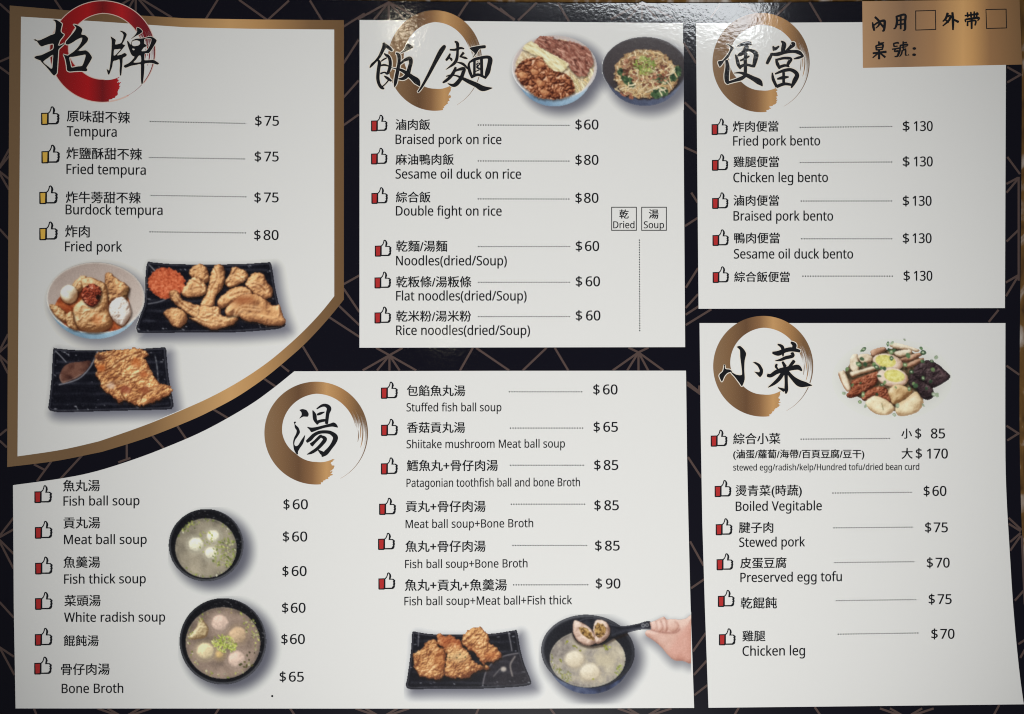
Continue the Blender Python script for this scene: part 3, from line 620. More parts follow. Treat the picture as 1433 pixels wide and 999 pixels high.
    for x, y in ((1040, 205), (1088, 205), (1132, 190)):
        d.over(H, (1 - sstep(-2, 3, d.sd_ell(x, y, 14, 26, -.1))) * .3, (242, 220, 212))
    return finish(d)

DISHES = [(dish_tempura_bowl, 'tempura in a pale blue bowl'), (dish_tempura_tray, 'fried tempura with chili powder on a black tray'), (dish_cutlet_tray, 'fried pork cutlet with sauce on a black tray'),
          (dish_rice_bowl, 'braised pork and duck on rice in a pale blue bowl'), (dish_noodle_bowl, 'noodles with minced pork in a dark bowl'), (dish_side_plate, 'plate of stewed egg, radish, kelp and tofu'),
          (dish_fish_ball_soup, 'three fish balls in a small black soup bowl'), (dish_dumpling_soup, 'dumplings and meat balls in a large black soup bowl'), (dish_chicken_tray, 'three fried chicken pieces on a black tray'),
          (dish_ladle_bowl, 'hand lifting a cut stuffed fish ball from a black soup bowl')]

# outlines of the printed Latin letters (bezier handles and points, 480 units = cap height)
GLYPH_DATA = 'A\t429\t20 0 0 0 62 161 125 321 187 482 206 482 224 482 242 482 304 321 366 161 428 0 408 0 387 0 366 0 347 49 328 99 308 148 245 148 182 148 118 148 99 99 80 49 61 0 41 0;156 251 138 202 189 202 240 202 290 202 272 251 254 299 236 347 235 351 233 357 230 367 227 376 224 386 221 396 218 406 215 414 214 419 210 405 207 392 203 378 199 365 195 355 193 347 175 299|B\t437\t121 0 65 0 65 160 65 320 65 480 111 480 156 480 202 480 262 480 307 471 338 453 369 435 384 405 384 361 384 332 376 309 361 290 345 272 322 260 293 255 293 253 293 252 293 251 313 248 331 242 348 234 364 225 377 213 386 197 396 182 400 161 400 136 400 93 385 59 356 36 326 12 285 0 234 0 178 0;126 326 126 275 155 275 185 275 214 275 255 275 284 282 299 295 314 308 322 328 322 354 322 380 312 399 294 411 275 422 246 428 205 428 178 428 152 428 126 428 126 377;126 109 126 51 158 51 190 51 222 51 265 51 294 59 311 76 328 92 336 114 336 141 336 166 327 186 310 202 293 217 262 225 218 225 187 225 156 225 126 225 126 167|C\t424\t288 -7 261 -7 212 -7 172 3 139 24 106 44 82 72 65 109 49 147 41 190 41 240 41 289 50 331 67 368 85 405 111 434 146 455 180 476 222 486 271 486 322 486 366 477 404 458 396 441 388 424 379 407 365 414 348 420 330 425 312 430 292 433 271 433 219 433 179 416 149 381 120 347 105 300 105 240 105 180 119 133 146 98 174 64 215 46 270 46 291 46 311 48 330 52 349 55 367 60 385 65 385 48 385 30 385 13 367 6 348 1 329 -2 310 -5|D\t490\t110 0 65 0 65 160 65 320 65 480 114 480 164 480 213 480 261 480 303 471 338 453 374 435 401 408 420 374 440 339 449 296 449 244 449 163 427 102 383 61 339 20 278 0 199 0 154 0;126 177 126 52 147 52 169 52 191 52 321 52 385 115 385 242 385 306 370 353 338 383 307 413 262 428 204 428 178 428 152 428 126 428 126 302|F\t349\t85 0 65 0 65 160 65 320 65 480 154 480 244 480 333 480 333 462 333 444 333 426 264 426 195 426 126 426 126 370 126 313 126 257 191 257 255 257 320 257 320 239 320 221 320 203 255 203 191 203 126 203 126 136 126 68 126 0 105 0|H\t498\t85 0 65 0 65 160 65 320 65 480 85 480 105 480 126 480 126 412 126 344 126 277 208 277 289 277 371 277 371 344 371 412 371 480 392 480 412 480 432 480 432 320 432 160 432 0 412 0 392 0 371 0 371 75 371 149 371 224 289 224 208 224 126 224 126 149 126 75 126 0 105 0|M\t609\t84 0 65 0 65 160 65 320 65 480 95 480 125 480 154 480 204 349 253 218 302 87 303 87 304 87 305 87 355 218 405 349 455 480 485 480 514 480 544 480 544 320 544 160 544 0 524 0 504 0 484 0 484 98 484 197 484 295 484 318 485 341 486 364 487 387 488 405 489 420 488 420 487 420 486 420 433 280 380 140 326 0 310 0 293 0 277 0 224 140 171 280 119 420 118 420 117 420 116 420 118 407 119 388 120 364 120 341 121 316 121 291 121 194 121 97 121 0 102 0|N\t510\t84 0 65 0 65 160 65 320 65 480 88 480 112 480 135 480 220 347 306 215 391 83 392 83 393 83 394 83 393 90 393 101 392 115 391 129 391 145 390 162 389 179 389 195 389 209 389 299 389 389 389 480 408 480 426 480 445 480 445 320 445 160 445 0 422 0 398 0 375 0 289 133 204 266 118 398 117 398 116 398 116 398 117 383 118 363 119 340 120 317 121 293 121 268 121 179 121 89 121 0 102 0|P\t406\t85 0 65 0 65 160 65 320 65 480 107 480 150 480 192 480 255 480 300 467 329 443 358 418 372 383 372 338 372 312 366 287 354 264 342 241 322 223 294 208 267 194 229 187 181 187 162 187 144 187 126 187 126 124 126 62 126 0 105 0;126 302 126 238 142 238 158 238 174 238 220 238 254 246 276 261 298 275 310 300 310 336 310 367 300 390 280 405 260 420 229 428 187 428 166 428 146 428 126 428 126 365|R\t418\t85 0 65 0 65 160 65 320 65 480 109 480 153 480 197 480 257 480 301 468 329 446 358 423 372 389 372 343 372 318 367 296 358 279 349 262 337 249 322 239 307 229 292 221 276 215 320 143 364 72 408 0 384 0 361 0 337 0 298 66 260 132 221 198 189 198 157 198 126 198 126 132 126 66 126 0 105 0;126 308 126 249 150 249 173 249 197 249 236 249 265 257 283 272 301 288 310 310 310 340 310 372 300 394 281 407 263 421 233 427 194 427 171 427 148 427 126 427 126 368|S\t369\t218 -7 166 -7 139 -7 114 -5 91 -1 69 3 49 9 34 16 34 35 34 55 34 74 50 67 70 60 94 54 118 49 143 46 169 46 204 46 231 53 249 66 268 80 277 99 277 123 277 139 273 152 267 163 260 173 248 183 232 192 216 202 193 211 164 222 123 236 92 255 72 276 51 298 40 327 40 364 40 390 47 411 60 429 73 448 91 462 114 471 137 481 163 486 193 486 220 486 244 484 266 479 288 474 308 467 326 459 319 442 313 425 307 408 290 415 272 421 253 426 233 431 213 433 192 433 162 433 139 427 124 414 109 401 101 384 101 363 101 347 105 334 111 323 118 312 129 303 144 294 160 286 180 276 206 267 234 256 258 245 278 233 297 222 312 207 322 191 332 174 337 153 337 128 337 86 322 53 291 29 260 5|T\t373\t177 0 156 0 156 142 156 284 156 426 107 426 57 426 7 426 7 444 7 462 7 480 126 480 246 480 366 480 366 462 366 444 366 426 316 426 267 426 217 426 217 284 217 142 217 0 197 0|V\t403\t191 0 171 0 114 160 57 320 0 480 21 480 42 480 63 480 99 377 135 274 171 172 178 152 184 134 189 117 194 99 198 83 201 67 205 83 209 99 214 117 218 134 225 153 232 173 268 275 303 377 339 480 360 480 382 480 403 480 346 320 289 160 232 0 212 0|W\t625\t155 0 135 0 93 160 50 320 8 480 29 480 50 480 71 480 96 382 121 284 146 187 151 166 156 146 160 127 163 108 166 90 169 73 171 90 174 109 179 130 183 150 188 170 194 190 222 287 251 383 279 480 300 480 320 480 341 480 370 382 400 285 429 188 435 167 441 147 445 127 450 106 453 88 455 73 458 89 461 107 465 127 469 146 473 166 479 187 503 285 528 382 553 480 574 480 595 480 616 480 573 320 531 160 488 0 468 0 448 0 427 0 396 105 365 210 334 314 330 327 327 340 323 353 319 366 317 378 314 388 312 398 310 405 310 409 309 403 307 391 303 372 298 353 293 333 287 312 257 208 226 104 196 0 176 0|a\t377\t175 -7 144 -7 112 -7 85 2 63 19 42 36 31 63 31 100 31 136 45 164 73 183 101 202 145 213 203 215 224 216 244 216 265 217 265 224 265 231 265 238 265 268 258 289 245 301 232 313 214 318 190 318 171 318 153 316 136 310 119 304 103 298 89 291 83 306 77 320 71 335 86 344 105 351 126 357 148 363 170 366 193 366 237 366 270 356 291 337 312 318 322 287 322 245 322 163 322 82 322 0 308 0 294 0 279 0 276 17 272 34 268 51 267 51 266 51 265 51 250 31 233 17 216 7 199 -2;139 41 158 41 188 41 214 49 234 66 254 83 264 109 264 144 264 154 264 165 264 176 246 175 229 175 211 174 166 172 135 165 118 152 101 140 92 122 92 99 92 79 98 64 110 55 123 46|b\t413\t272 -7 228 -7 199 -7 176 -2 158 9 141 19 126 31 116 46 115 46 113 46 111 46 107 30 103 15 99 0 85 0 71 0 57 0 57 170 57 340 57 510 77 510 96 510 116 510 116 469 116 428 116 386 116 371 116 357 115 344 115 330 114 320 113 312 114 312 115 312 116 312 126 328 141 340 158 351 176 361 199 366 228 366 272 366 308 350 335 319 363 288 376 242 376 180 376 118 362 72 335 40 308 9;180 42 219 42 251 42 275 54 291 78 307 102 315 136 315 181 315 272 283 317 218 317 180 317 153 306 138 284 124 262 116 228 116 182 116 181 116 180 116 179 116 135 123 101 138 78 153 54|c\t322\t222 -7 201 -7 170 -7 141 0 117 13 92 26 72 46 58 73 44 101 37 135 37 178 37 222 44 258 59 286 74 314 94 334 119 347 145 360 173 367 206 367 224 367 242 365 259 361 276 357 289 353 300 347 294 331 288 315 282 298 271 302 259 306 244 310 230 313 217 315 204 315 133 315 98 270 98 179 98 135 107 102 124 79 141 56 167 44 201 44 221 44 238 46 253 50 268 54 282 59 294 65 294 48 294 30 294 13 282 6 269 2 254 -2 240 -5|d\t413\t213 -7 185 -7 140 -7 104 9 77 40 50 71 37 118 37 179 37 241 50 288 78 319 105 351 141 367 185 367 213 367 236 362 254 351 271 341 286 328 297 314 298 314 300 314 301 314 300 319 300 328 299 339 297 351 297 360 297 367 297 415 297 463 297 510 317 510 336 510 356 510 356 340 356 170 356 0 340 0 324 0 308 0 305 16 302 32 300 48 299 48 298 48 297 48 286 33 272 20 254 9 236 -1;162 42 194 42 232 42 259 53 274 74 290 94 298 126 298 168 298 171 298 175 298 179 298 223 290 258 275 282 261 306 233 318 193 318 162 318 138 305 122 280 106 254 98 221 98 178 98 135 106 102 122 78 138 54|e\t379\t235 -7 210 -7 176 -7 146 0 120 14 94 28 73 49 59 76 44 104 37 137 37 177 37 217 44 251 57 279 70 307 89 329 112 344 136 359 164 367 196 367 227 367 254 360 276 347 298 333 315 314 327 290 339 265 345 237 345 204 345 192 345 180 345 169 262 169 180 169 98 169 99 128 109 97 129 76 149 54 177 44 213 44 236 44 256 46 274 50 291 54 310 60 328 69 328 51 328 34 328 17 310 9 292 3 274 -1 256 -5;103 248 99 216 161 216 222 216 283 216 283 246 276 271 262 290 247 309 225 318 195 318 167 318 145 309 129 291 112 273|f\t231\t93 0 73 0 73 105 73 210 73 314 52 314 31 314 10 314 10 323 10 333 10 342 31 349 52 355 73 362 73 369 73 376 73 383 73 429 84 463 104 483 125 504 153 514 190 514 204 514 217 513 229 510 241 508 251 505 260 502 255 486 250 471 244 455 237 458 229 460 220 462 210 464 201 465 191 465 171 465 156 459 147 446 137 432 132 412 132 383 132 376 132 368 132 360 163 360 193 360 223 360 223 345 223 330 223 314 193 314 163 314 132 314 132 210 132 105 132 0 113 0|g\t413\t250 -161 195 -161 142 -161 99 -154 65 -138 65 -120 65 -102 65 -84 101 -103 145 -112 198 -112 229 -112 253 -103 271 -85 289 -67 298 -42 298 -11 298 -6 298 -1 298 3 298 9 298 16 298 27 299 37 299 44 300 48 299 48 298 48 297 48 273 11 236 -7 185 -7 139 -7 102 10 76 42 50 75 37 121 37 179 37 237 50 282 76 316 102 350 139 367 185 367 208 367 230 362 249 353 268 344 284 331 298 312 299 312 300 312 301 312 304 328 306 344 309 360 325 360 340 360 356 360 356 238 356 116 356 -6 356 -58 343 -96 317 -122 290 -148;163 42 194 42 230 42 257 51 273 71 290 90 298 122 298 165 298 170 298 175 298 179 298 229 290 264 273 285 256 306 229 317 193 317 163 317 139 305 123 281 106 257 98 223 98 179 98 134 106 100 123 77 139 53|h\t415\t77 0 57 0 57 170 57 340 57 510 77 510 96 510 116 510 116 460 116 411 116 361 116 343 115 326 113 310 114 310 116 310 117 310 128 329 144 343 164 352 184 361 206 366 229 366 273 366 306 356 328 335 350 314 361 281 361 234 361 156 361 78 361 0 341 0 322 0 302 0 302 77 302 154 302 230 302 288 275 317 222 317 181 317 154 306 139 283 124 260 116 228 116 186 116 124 116 62 116 0 96 0|i\t173\t96 420 87 420 77 420 69 423 62 429 56 435 52 445 52 457 52 470 56 480 62 486 69 492 77 495 87 495 96 495 104 492 111 486 118 480 122 470 122 457 122 445 118 435 111 429 104 423;77 0 57 0 57 120 57 240 57 360 77 360 96 360 116 360 116 240 116 120 116 0 96 0|k\t359\t77 0 57 0 57 170 57 340 57 510 77 510 96 510 116 510 116 422 116 333 116 244 116 237 115 227 115 216 114 204 114 194 113 185 114 185 115 185 116 185 118 189 122 194 128 201 133 208 138 214 144 221 150 228 154 234 158 238 197 279 235 319 273 360 296 360 319 360 343 360 294 309 245 257 197 206 249 137 301 69 353 0 329 0 305 0 281 0 240 56 198 112 156 168 143 156 129 144 116 132 116 88 116 44 116 0 96 0|l\t173\t77 0 57 0 57 170 57 340 57 510 77 510 96 510 116 510 116 340 116 170 116 0 96 0|m\t628\t77 0 57 0 57 120 57 240 57 360 73 360 89 360 105 360 108 344 111 327 113 311 115 311 116 311 117 311 128 330 143 344 162 353 181 362 201 367 223 367 279 367 316 347 333 306 334 306 335 306 336 306 349 327 365 342 386 352 407 362 429 367 452 367 493 367 523 356 543 335 563 315 574 281 574 234 574 156 574 78 574 0 554 0 535 0 515 0 515 77 515 154 515 232 515 289 491 317 442 317 407 317 382 307 367 287 352 267 345 237 345 199 345 133 345 66 345 0 325 0 306 0 286 0 286 77 286 154 286 232 286 289 261 317 212 317 176 317 151 306 137 283 123 261 116 229 116 187 116 124 116 62 116 0 96 0|n\t415\t77 0 57 0 57 120 57 240 57 360 73 360 89 360 105 360 108 344 111 327 113 311 115 311 116 311 117 311 128 330 145 344 165 353 186 362 208 367 230 367 273 367 306 356 328 335 350 315 361 281 361 234 361 156 361 78 361 0 341 0 322 0 302 0 302 77 302 154 302 230 302 288 275 317 222 317 182 317 154 306 139 283 124 261 116 229 116 187 116 124 116 62 116 0 96 0|o\t406\t254 -7 202 -7 170 -7 142 1 117 15 92 30 73 51 58 79 44 107 37 141 37 181 37 240 52 286 82 318 112 351 153 367 204 367 237 367 266 359 290 345 315 330 335 309 349 282 363 254 370 221 370 181 370 121 355 75 325 42 294 10;167 42 203 42 240 42 266 55 283 80 300 104 309 138 309 181 309 223 300 257 283 281 266 305 240 317 203 317 166 317 139 305 123 281 106 257 98 223 98 181 98 138 106 104 123 80 140 55|p\t413\t77 -161 57 -161 57 13 57 186 57 360 73 360 89 360 105 360 108 344 111 327 113 311 114 311 115 311 116 311 127 327 141 340 158 351 176 361 199 367 228 367 273 367 308 351 335 320 363 289 376 243 376 181 376 119 363 73 335 41 308 9 272 -7 228 -7 200 -7 177 -1 159 9 141 20 126 32 116 46 115 46 113 46 112 46 113 38 114 28 115 17 116 5 116 -5 116 -13 116 -63 116 -112 116 -161 96 -161;180 42 219 42 241 42 259 48 273 60 287 73 298 89 305 110 312 131 315 154 315 181 315 223 307 255 291 280 275 305 251 317 218 317 181 317 155 307 140 286 125 266 117 234 116 192 116 188 116 184 116 181 116 136 123 102 138 78 153 54|r\t277\t77 0 57 0 57 120 57 240 57 360 73 360 89 360 105 360 108 338 110 316 112 294 113 294 114 294 115 294 126 314 141 331 160 345 178 360 200 367 225 367 232 367 239 366 247 366 255 365 261 364 267 363 265 345 262 326 260 308 254 310 248 311 241 312 234 313 227 313 221 313 203 313 185 308 169 298 153 288 140 274 131 256 121 237 116 216 116 192 116 128 116 64 116 0 96 0|s\t322\t192 -7 148 -7 123 -7 101 -5 83 -1 65 3 49 9 35 16 35 34 35 52 35 70 49 63 67 56 87 50 107 44 128 41 149 41 179 41 201 46 214 55 228 65 234 78 234 94 234 103 232 111 227 118 222 125 213 133 200 140 188 147 169 155 146 164 122 173 103 182 86 191 69 200 57 210 48 223 39 236 34 252 34 271 34 302 47 325 72 342 96 358 129 367 169 367 191 367 212 365 231 360 250 356 268 350 284 343 277 327 271 311 264 296 249 302 233 307 216 312 200 316 183 318 165 318 141 318 123 314 110 307 97 299 91 288 91 275 91 265 94 256 99 249 105 243 115 236 129 229 142 223 160 215 183 206 206 198 226 189 242 180 258 170 270 160 279 147 287 135 291 119 291 99 291 64 278 38 253 20 227 2|t\t242\t178 -7 167 -7 148 -7 131 -3 115 3 99 10 86 21 77 37 67 53 62 76 62 105 62 175 62 244 62 314 45 314 28 314 11 314 11 324 11 333 11 343 28 350 45 358 62 366 70 392 78 417 86 443 98 443 109 443 121 443 121 415 121 388 121 360 156 360 190 360 225 360 225 345 225 330 225 314 190 314 156 314 121 314 121 245 121 176 121 106 121 84 126 68 137 57 147 47 161 42 177 42 186 42 195 42 205 44 214 46 222 47 228 49 228 34 228 19 228 4 221 1 212 -2 201 -4 189 -6|u\t415\t207 -7 184 -7 141 -7 108 4 86 25 64 45 53 79 53 124 53 203 53 281 53 360 73 360 93 360 113 360 113 283 113 206 113 128 113 71 139 42 193 42 233 42 260 54 276 76 291 98 299 131 299 173 299 235 299 298 299 360 319 360 338 360 358 360 358 240 358 120 358 0 342 0 326 0 310 0 307 16 304 32 301 48 300 48 299 48 298 48 287 29 270 15 250 6 229 -2|v\t341\t159 0 136 0 91 120 45 240 0 360 21 360 42 360 63 360 89 289 114 218 140 148 143 138 147 127 151 115 155 103 159 91 162 80 165 69 167 60 169 52 169 52 170 52 171 52 173 60 176 69 179 81 182 92 186 103 190 116 195 128 198 138 201 148 227 218 253 289 278 360 299 360 320 360 341 360 296 240 250 120 204 0 182 0|w\t528\t128 1 106 1 73 121 40 241 7 361 28 361 48 361 69 361 85 297 102 233 118 169 123 149 128 130 132 110 137 90 140 74 142 61 143 61 143 61 144 61 146 69 148 78 151 89 153 101 156 112 159 125 162 137 165 148 169 158 190 225 211 293 232 361 254 361 275 361 297 361 317 293 338 225 359 158 364 143 368 126 373 108 378 90 381 75 383 62 384 62 385 62 385 62 387 73 390 88 395 108 399 128 404 148 410 169 426 233 443 297 460 361 480 361 500 361 520 361 487 241 454 121 420 1 397 1 374 1 351 1 331 68 310 136 289 203 284 222 279 240 274 258 270 275 267 289 265 299 264 299 263 299 262 299 260 289 257 275 253 258 249 240 244 222 238 203 216 135 195 68 173 1 151 1|y\t343\t91 -161 56 -161 46 -161 36 -161 28 -160 20 -158 13 -157 7 -156 7 -140 7 -124 7 -109 12 -110 18 -111 25 -111 32 -112 39 -113 47 -113 68 -113 84 -107 97 -95 109 -84 119 -68 127 -49 133 -33 139 -17 146 -1 97 119 49 240 1 360 22 360 43 360 64 360 90 292 116 223 142 155 148 137 154 120 160 104 165 87 169 72 172 57 173 57 174 57 175 57 177 68 181 83 187 101 193 119 199 137 206 156 230 224 254 292 279 360 300 360 321 360 343 360 291 223 239 87 187 -50 175 -84 159 -111 139 -131 119 -151|j\t173\t96 420 87 420 77 420 69 423 62 429 56 435 52 445 52 457 52 470 56 480 62 486 69 492 77 495 87 495 96 495 104 492 111 486 118 480 122 470 122 457 122 445 118 435 111 429 104 423;50 -161 15 -161 4 -161 -6 -160 -15 -159 -23 -157 -31 -155 -37 -153 -37 -137 -37 -121 -37 -105 -30 -107 -23 -109 -16 -110 -9 -111 -1 -112 7 -112 22 -112 34 -108 43 -100 52 -93 57 -78 57 -56 57 83 57 221 57 360 77 360 96 360 116 360 116 222 116 84 116 -54 116 -87 108 -114 92 -133 76 -152|(\t201\t144 -106 126 -106 92 -67 67 -22 51 28 35 78 27 130 27 184 27 239 35 291 51 342 67 393 92 439 126 480 144 480 163 480 181 480 150 437 126 391 110 340 95 290 87 238 87 185 87 133 95 82 110 32 126 -18 150 -64 181 -106 162 -106|)\t201\t39 -106 21 -106 52 -64 75 -18 91 32 107 82 115 133 115 185 115 238 107 290 91 340 75 391 51 437 20 480 39 480 57 480 76 480 110 439 135 393 151 342 167 291 175 239 175 184 175 130 167 78 151 28 135 -22 110 -67 76 -106 58 -106|/\t250\t26 0 7 0 66 160 126 320 185 480 205 480 224 480 243 480 184 320 124 160 64 0 45 0|+\t384\t183 75 167 75 167 121 167 167 167 213 123 213 78 213 34 213 34 229 34 245 34 261 78 261 123 261 167 261 167 307 167 353 167 400 183 400 199 400 216 400 216 353 216 307 216 261 260 261 305 261 349 261 349 245 349 229 349 213 305 213 260 213 216 213 216 167 216 121 216 75 199 75|$\t384\t184 -39 170 -39 170 -15 170 9 170 33 145 33 121 35 98 39 75 43 56 48 42 55 42 74 42 93 42 112 57 105 76 99 100 93 124 88 147 85 170 85 170 130 170 175 170 220 126 232 93 248 73 266 52 284 42 309 42 341 42 374 53 400 76 419 99 438 131 448 170 451 170 470 170 490 170 510 184 510 199 510 213 510 213 490 213 471 213 451 237 451 258 448 278 444 297 439 315 433 331 426 325 410 319 393 313 377 299 383 283 388 266 392 248 396 231 399 213 400 213 355 213 310 213 265 242 257 267 248 287 238 306 228 321 217 331 202 342 188 347 170 347 148 347 116 335 91 312 72 288 52 255 40 213 36 213 11 213 -14 213 -39 199 -39;143 287 170 280 170 320 170 359 170 399 146 397 128 392 117 382 105 373 99 361 99 346 99 328 104 314 115 305 125 295;213 127 213 88 239 91 259 97 271 106 283 116 289 128 289 144 289 161 283 174 273 182 262 191 242 199 213 206 213 167|0\t384\t230 -7 191 -7 137 -7 97 15 72 59 46 102 33 163 33 240 33 292 38 337 49 373 59 410 76 438 99 458 123 477 153 487 191 487 245 487 285 465 312 422 338 379 351 318 351 240 351 189 346 145 335 108 324 71 307 43 284 23 261 3;155 44 191 44 227 44 253 60 268 92 284 125 291 174 291 240 291 306 284 355 268 388 253 420 227 437 191 437 155 437 130 420 115 388 100 355 92 306 92 240 92 175 100 125 115 93 130 60|1\t384\t200 0 181 0 181 112 181 223 181 335 181 354 181 370 181 381 182 393 182 405 183 418 176 411 170 405 164 400 158 395 151 388 142 381 125 367 108 353 91 339 80 352 70 366 60 379 103 412 146 446 189 480 206 480 222 480 238 480 238 320 238 160 238 0 219 0|2\t384\t138 0 32 0 32 16 32 33 32 49 74 91 116 134 158 176 182 200 202 222 219 240 236 259 248 278 257 296 265 314 269 334 269 355 269 382 261 402 246 415 230 429 210 436 185 436 161 436 141 432 123 424 106 416 88 405 69 390 59 403 48 417 38 430 56 445 78 459 102 470 127 481 154 486 185 486 229 486 265 475 291 452 317 430 330 398 330 359 330 334 325 310 314 288 304 267 290 245 271 224 253 202 231 179 207 155 173 122 140 89 107 56 107 56 107 55 107 54 188 54 268 54 349 54 349 36 349 18 349 0 244 0|3\t384\t204 -7 162 -7 137 -7 113 -5 92 -1 71 3 50 10 30 19 30 38 30 56 30 75 50 65 72 57 95 51 119 46 141 43 163 43 206 43 237 51 256 68 275 85 284 108 284 138 284 168 272 189 249 202 225 216 192 222 150 222 134 222 119 222 103 222 103 239 103 256 103 273 119 273 135 273 150 273 190 273 220 281 240 298 260 314 271 336 271 363 271 387 263 405 247 417 231 430 210 437 183 437 157 437 135 433 117 425 99 418 80 408 62 396 53 410 43 423 33 437 50 450 71 462 96 471 122 481 150 486 183 486 233 486 270 475 294 453 319 430 331 402 331 367 331 335 322 309 304 290 286 271 262 259 232 253 232 252 232 251 232 250 270 245 299 233 318 214 336 194 346 168 346 136 346 109 339 84 326 62 313 40 293 24 266 11 239 -1|4\t384\t263 0 244 0 244 36 244 73 244 109 167 109 91 109 14 109 14 126 14 142 14 159 89 267 165 375 240 482 260 482 281 482 301 482 301 375 301 269 301 162 324 162 347 162 371 162 371 144 371 126 371 109 347 109 324 109 301 109 301 73 301 36 301 0 282 0;120 230 72 162 129 162 186 162 244 162 244 212 244 263 244 313 244 336 244 356 245 372 245 389 246 404 247 419 246 419 245 419 244 419 241 411 236 401 231 392 226 382 221 373 216 367 168 298|5\t384\t223 -7 167 -7 142 -7 119 -4 97 0 75 4 57 11 42 19 42 38 42 57 42 75 58 65 78 58 101 52 124 46 146 44 167 44 203 44 231 52 253 69 275 86 285 112 285 147 285 178 276 202 257 219 237 236 207 244 165 244 153 244 138 243 122 241 106 239 93 237 83 234 73 241 64 247 54 253 60 329 66 404 72 480 152 480 232 480 312 480 312 462 312 444 312 426 249 426 186 426 122 426 118 379 115 333 111 287 118 288 129 290 142 291 155 293 169 294 185 294 234 294 273 282 302 257 331 233 346 198 346 153 346 103 330 64 299 36 267 7|6\t384\t247 -7 200 -7 170 -7 142 1 118 16 93 31 73 55 59 86 44 117 37 157 37 205 37 239 40 273 46 307 52 340 63 370 79 397 95 424 117 446 146 462 174 478 211 486 257 486 266 486 276 486 288 485 299 484 308 482 316 480 316 463 316 447 316 430 308 433 299 435 288 436 278 437 268 438 258 438 227 438 201 433 181 422 160 412 144 398 132 380 120 362 111 342 106 318 101 295 97 270 96 244 97 244 99 244 100 244 110 259 125 273 143 284 161 295 185 300 214 300 255 300 289 288 314 262 340 237 353 201 353 154 353 104 339 65 311 36 284 8;177 43 199 43 228 43 251 52 268 70 285 88 294 116 294 154 294 185 286 209 271 227 256 245 232 254 201 254 180 254 162 249 146 241 131 232 119 221 110 208 101 194 97 180 97 166 97 147 101 127 108 108 116 89 127 74 142 61 158 49|7\t384\t113 0 91 0 157 142 223 284 288 426 202 426 116 426 30 426 30 444 30 462 30 480 137 480 244 480 351 480 351 464 351 449 351 434 286 289 221 145 156 0 135 0|8\t384\t241 -7 193 -7 142 -7 102 5 75 27 47 50 33 81 33 122 33 144 37 163 47 179 56 195 68 209 83 221 99 233 115 242 132 251 109 264 89 280 73 299 57 318 48 343 48 372 48 397 55 417 67 434 80 451 97 464 118 473 140 482 164 486 191 486 233 486 268 476 295 457 322 437 335 409 335 371 335 352 331 335 323 321 314 307 303 294 289 283 276 272 260 262 244 254 263 244 281 234 298 222 314 210 327 196 336 181 346 165 351 146 351 124 351 84 336 52 308 29 279 5;178 284 194 277 217 287 237 298 253 312 269 326 277 345 277 369 277 392 269 409 253 421 238 433 217 439 191 439 166 439 146 433 130 421 114 409 106 392 106 369 106 353 110 339 118 328 126 317 136 307 150 299 163 291;158 40 192 40 225 40 250 48 267 63 284 79 293 99 293 124 293 147 284 166 265 182 247 197 223 211 192 222 188 224 185 225 181 226 152 214 129 199 114 183 98 167 91 146 91 122 91 98 99 79 116 63 132 48|9\t384\t174 -7 129 -7 120 -7 110 -6 98 -5 86 -4 76 -2 69 0 69 17 69 34 69 50 86 45 106 42 128 42 159 42 185 47 205 57 226 67 242 81 254 99 266 117 275 137 280 161 285 184 289 209 289 235 288 235 287 235 285 235 276 220 261 207 243 196 224 185 200 179 171 179 130 179 97 192 72 217 46 243 34 278 34 324 34 358 40 387 53 411 65 435 83 454 106 467 129 480 156 486 187 486 217 486 245 479 269 463 294 448 313 424 328 393 342 362 349 323 349 275 349 240 346 206 340 173 334 140 323 109 307 82 291 55 269 34 240 17 211 1;153 226 184 226 206 226 224 230 240 239 255 247 268 259 276 272 285 285 289 299 289 314 289 333 286 352 278 371 270 390 259 405 244 418 229 430 210 437 187 437 159 437 136 427 119 409 101 391 92 363 92 325 92 294 100 270 115 252 130 234'

# ---------------------------------------------------------------- materials
GAIN = 1.30                                    # ink albedo / linear colour seen on a sheet lit to a white of about 0.62

def node(nt, t, **kw):
    n = nt.nodes.new(t)
    for k, v in kw.items(): setattr(n, k, v)
    return n

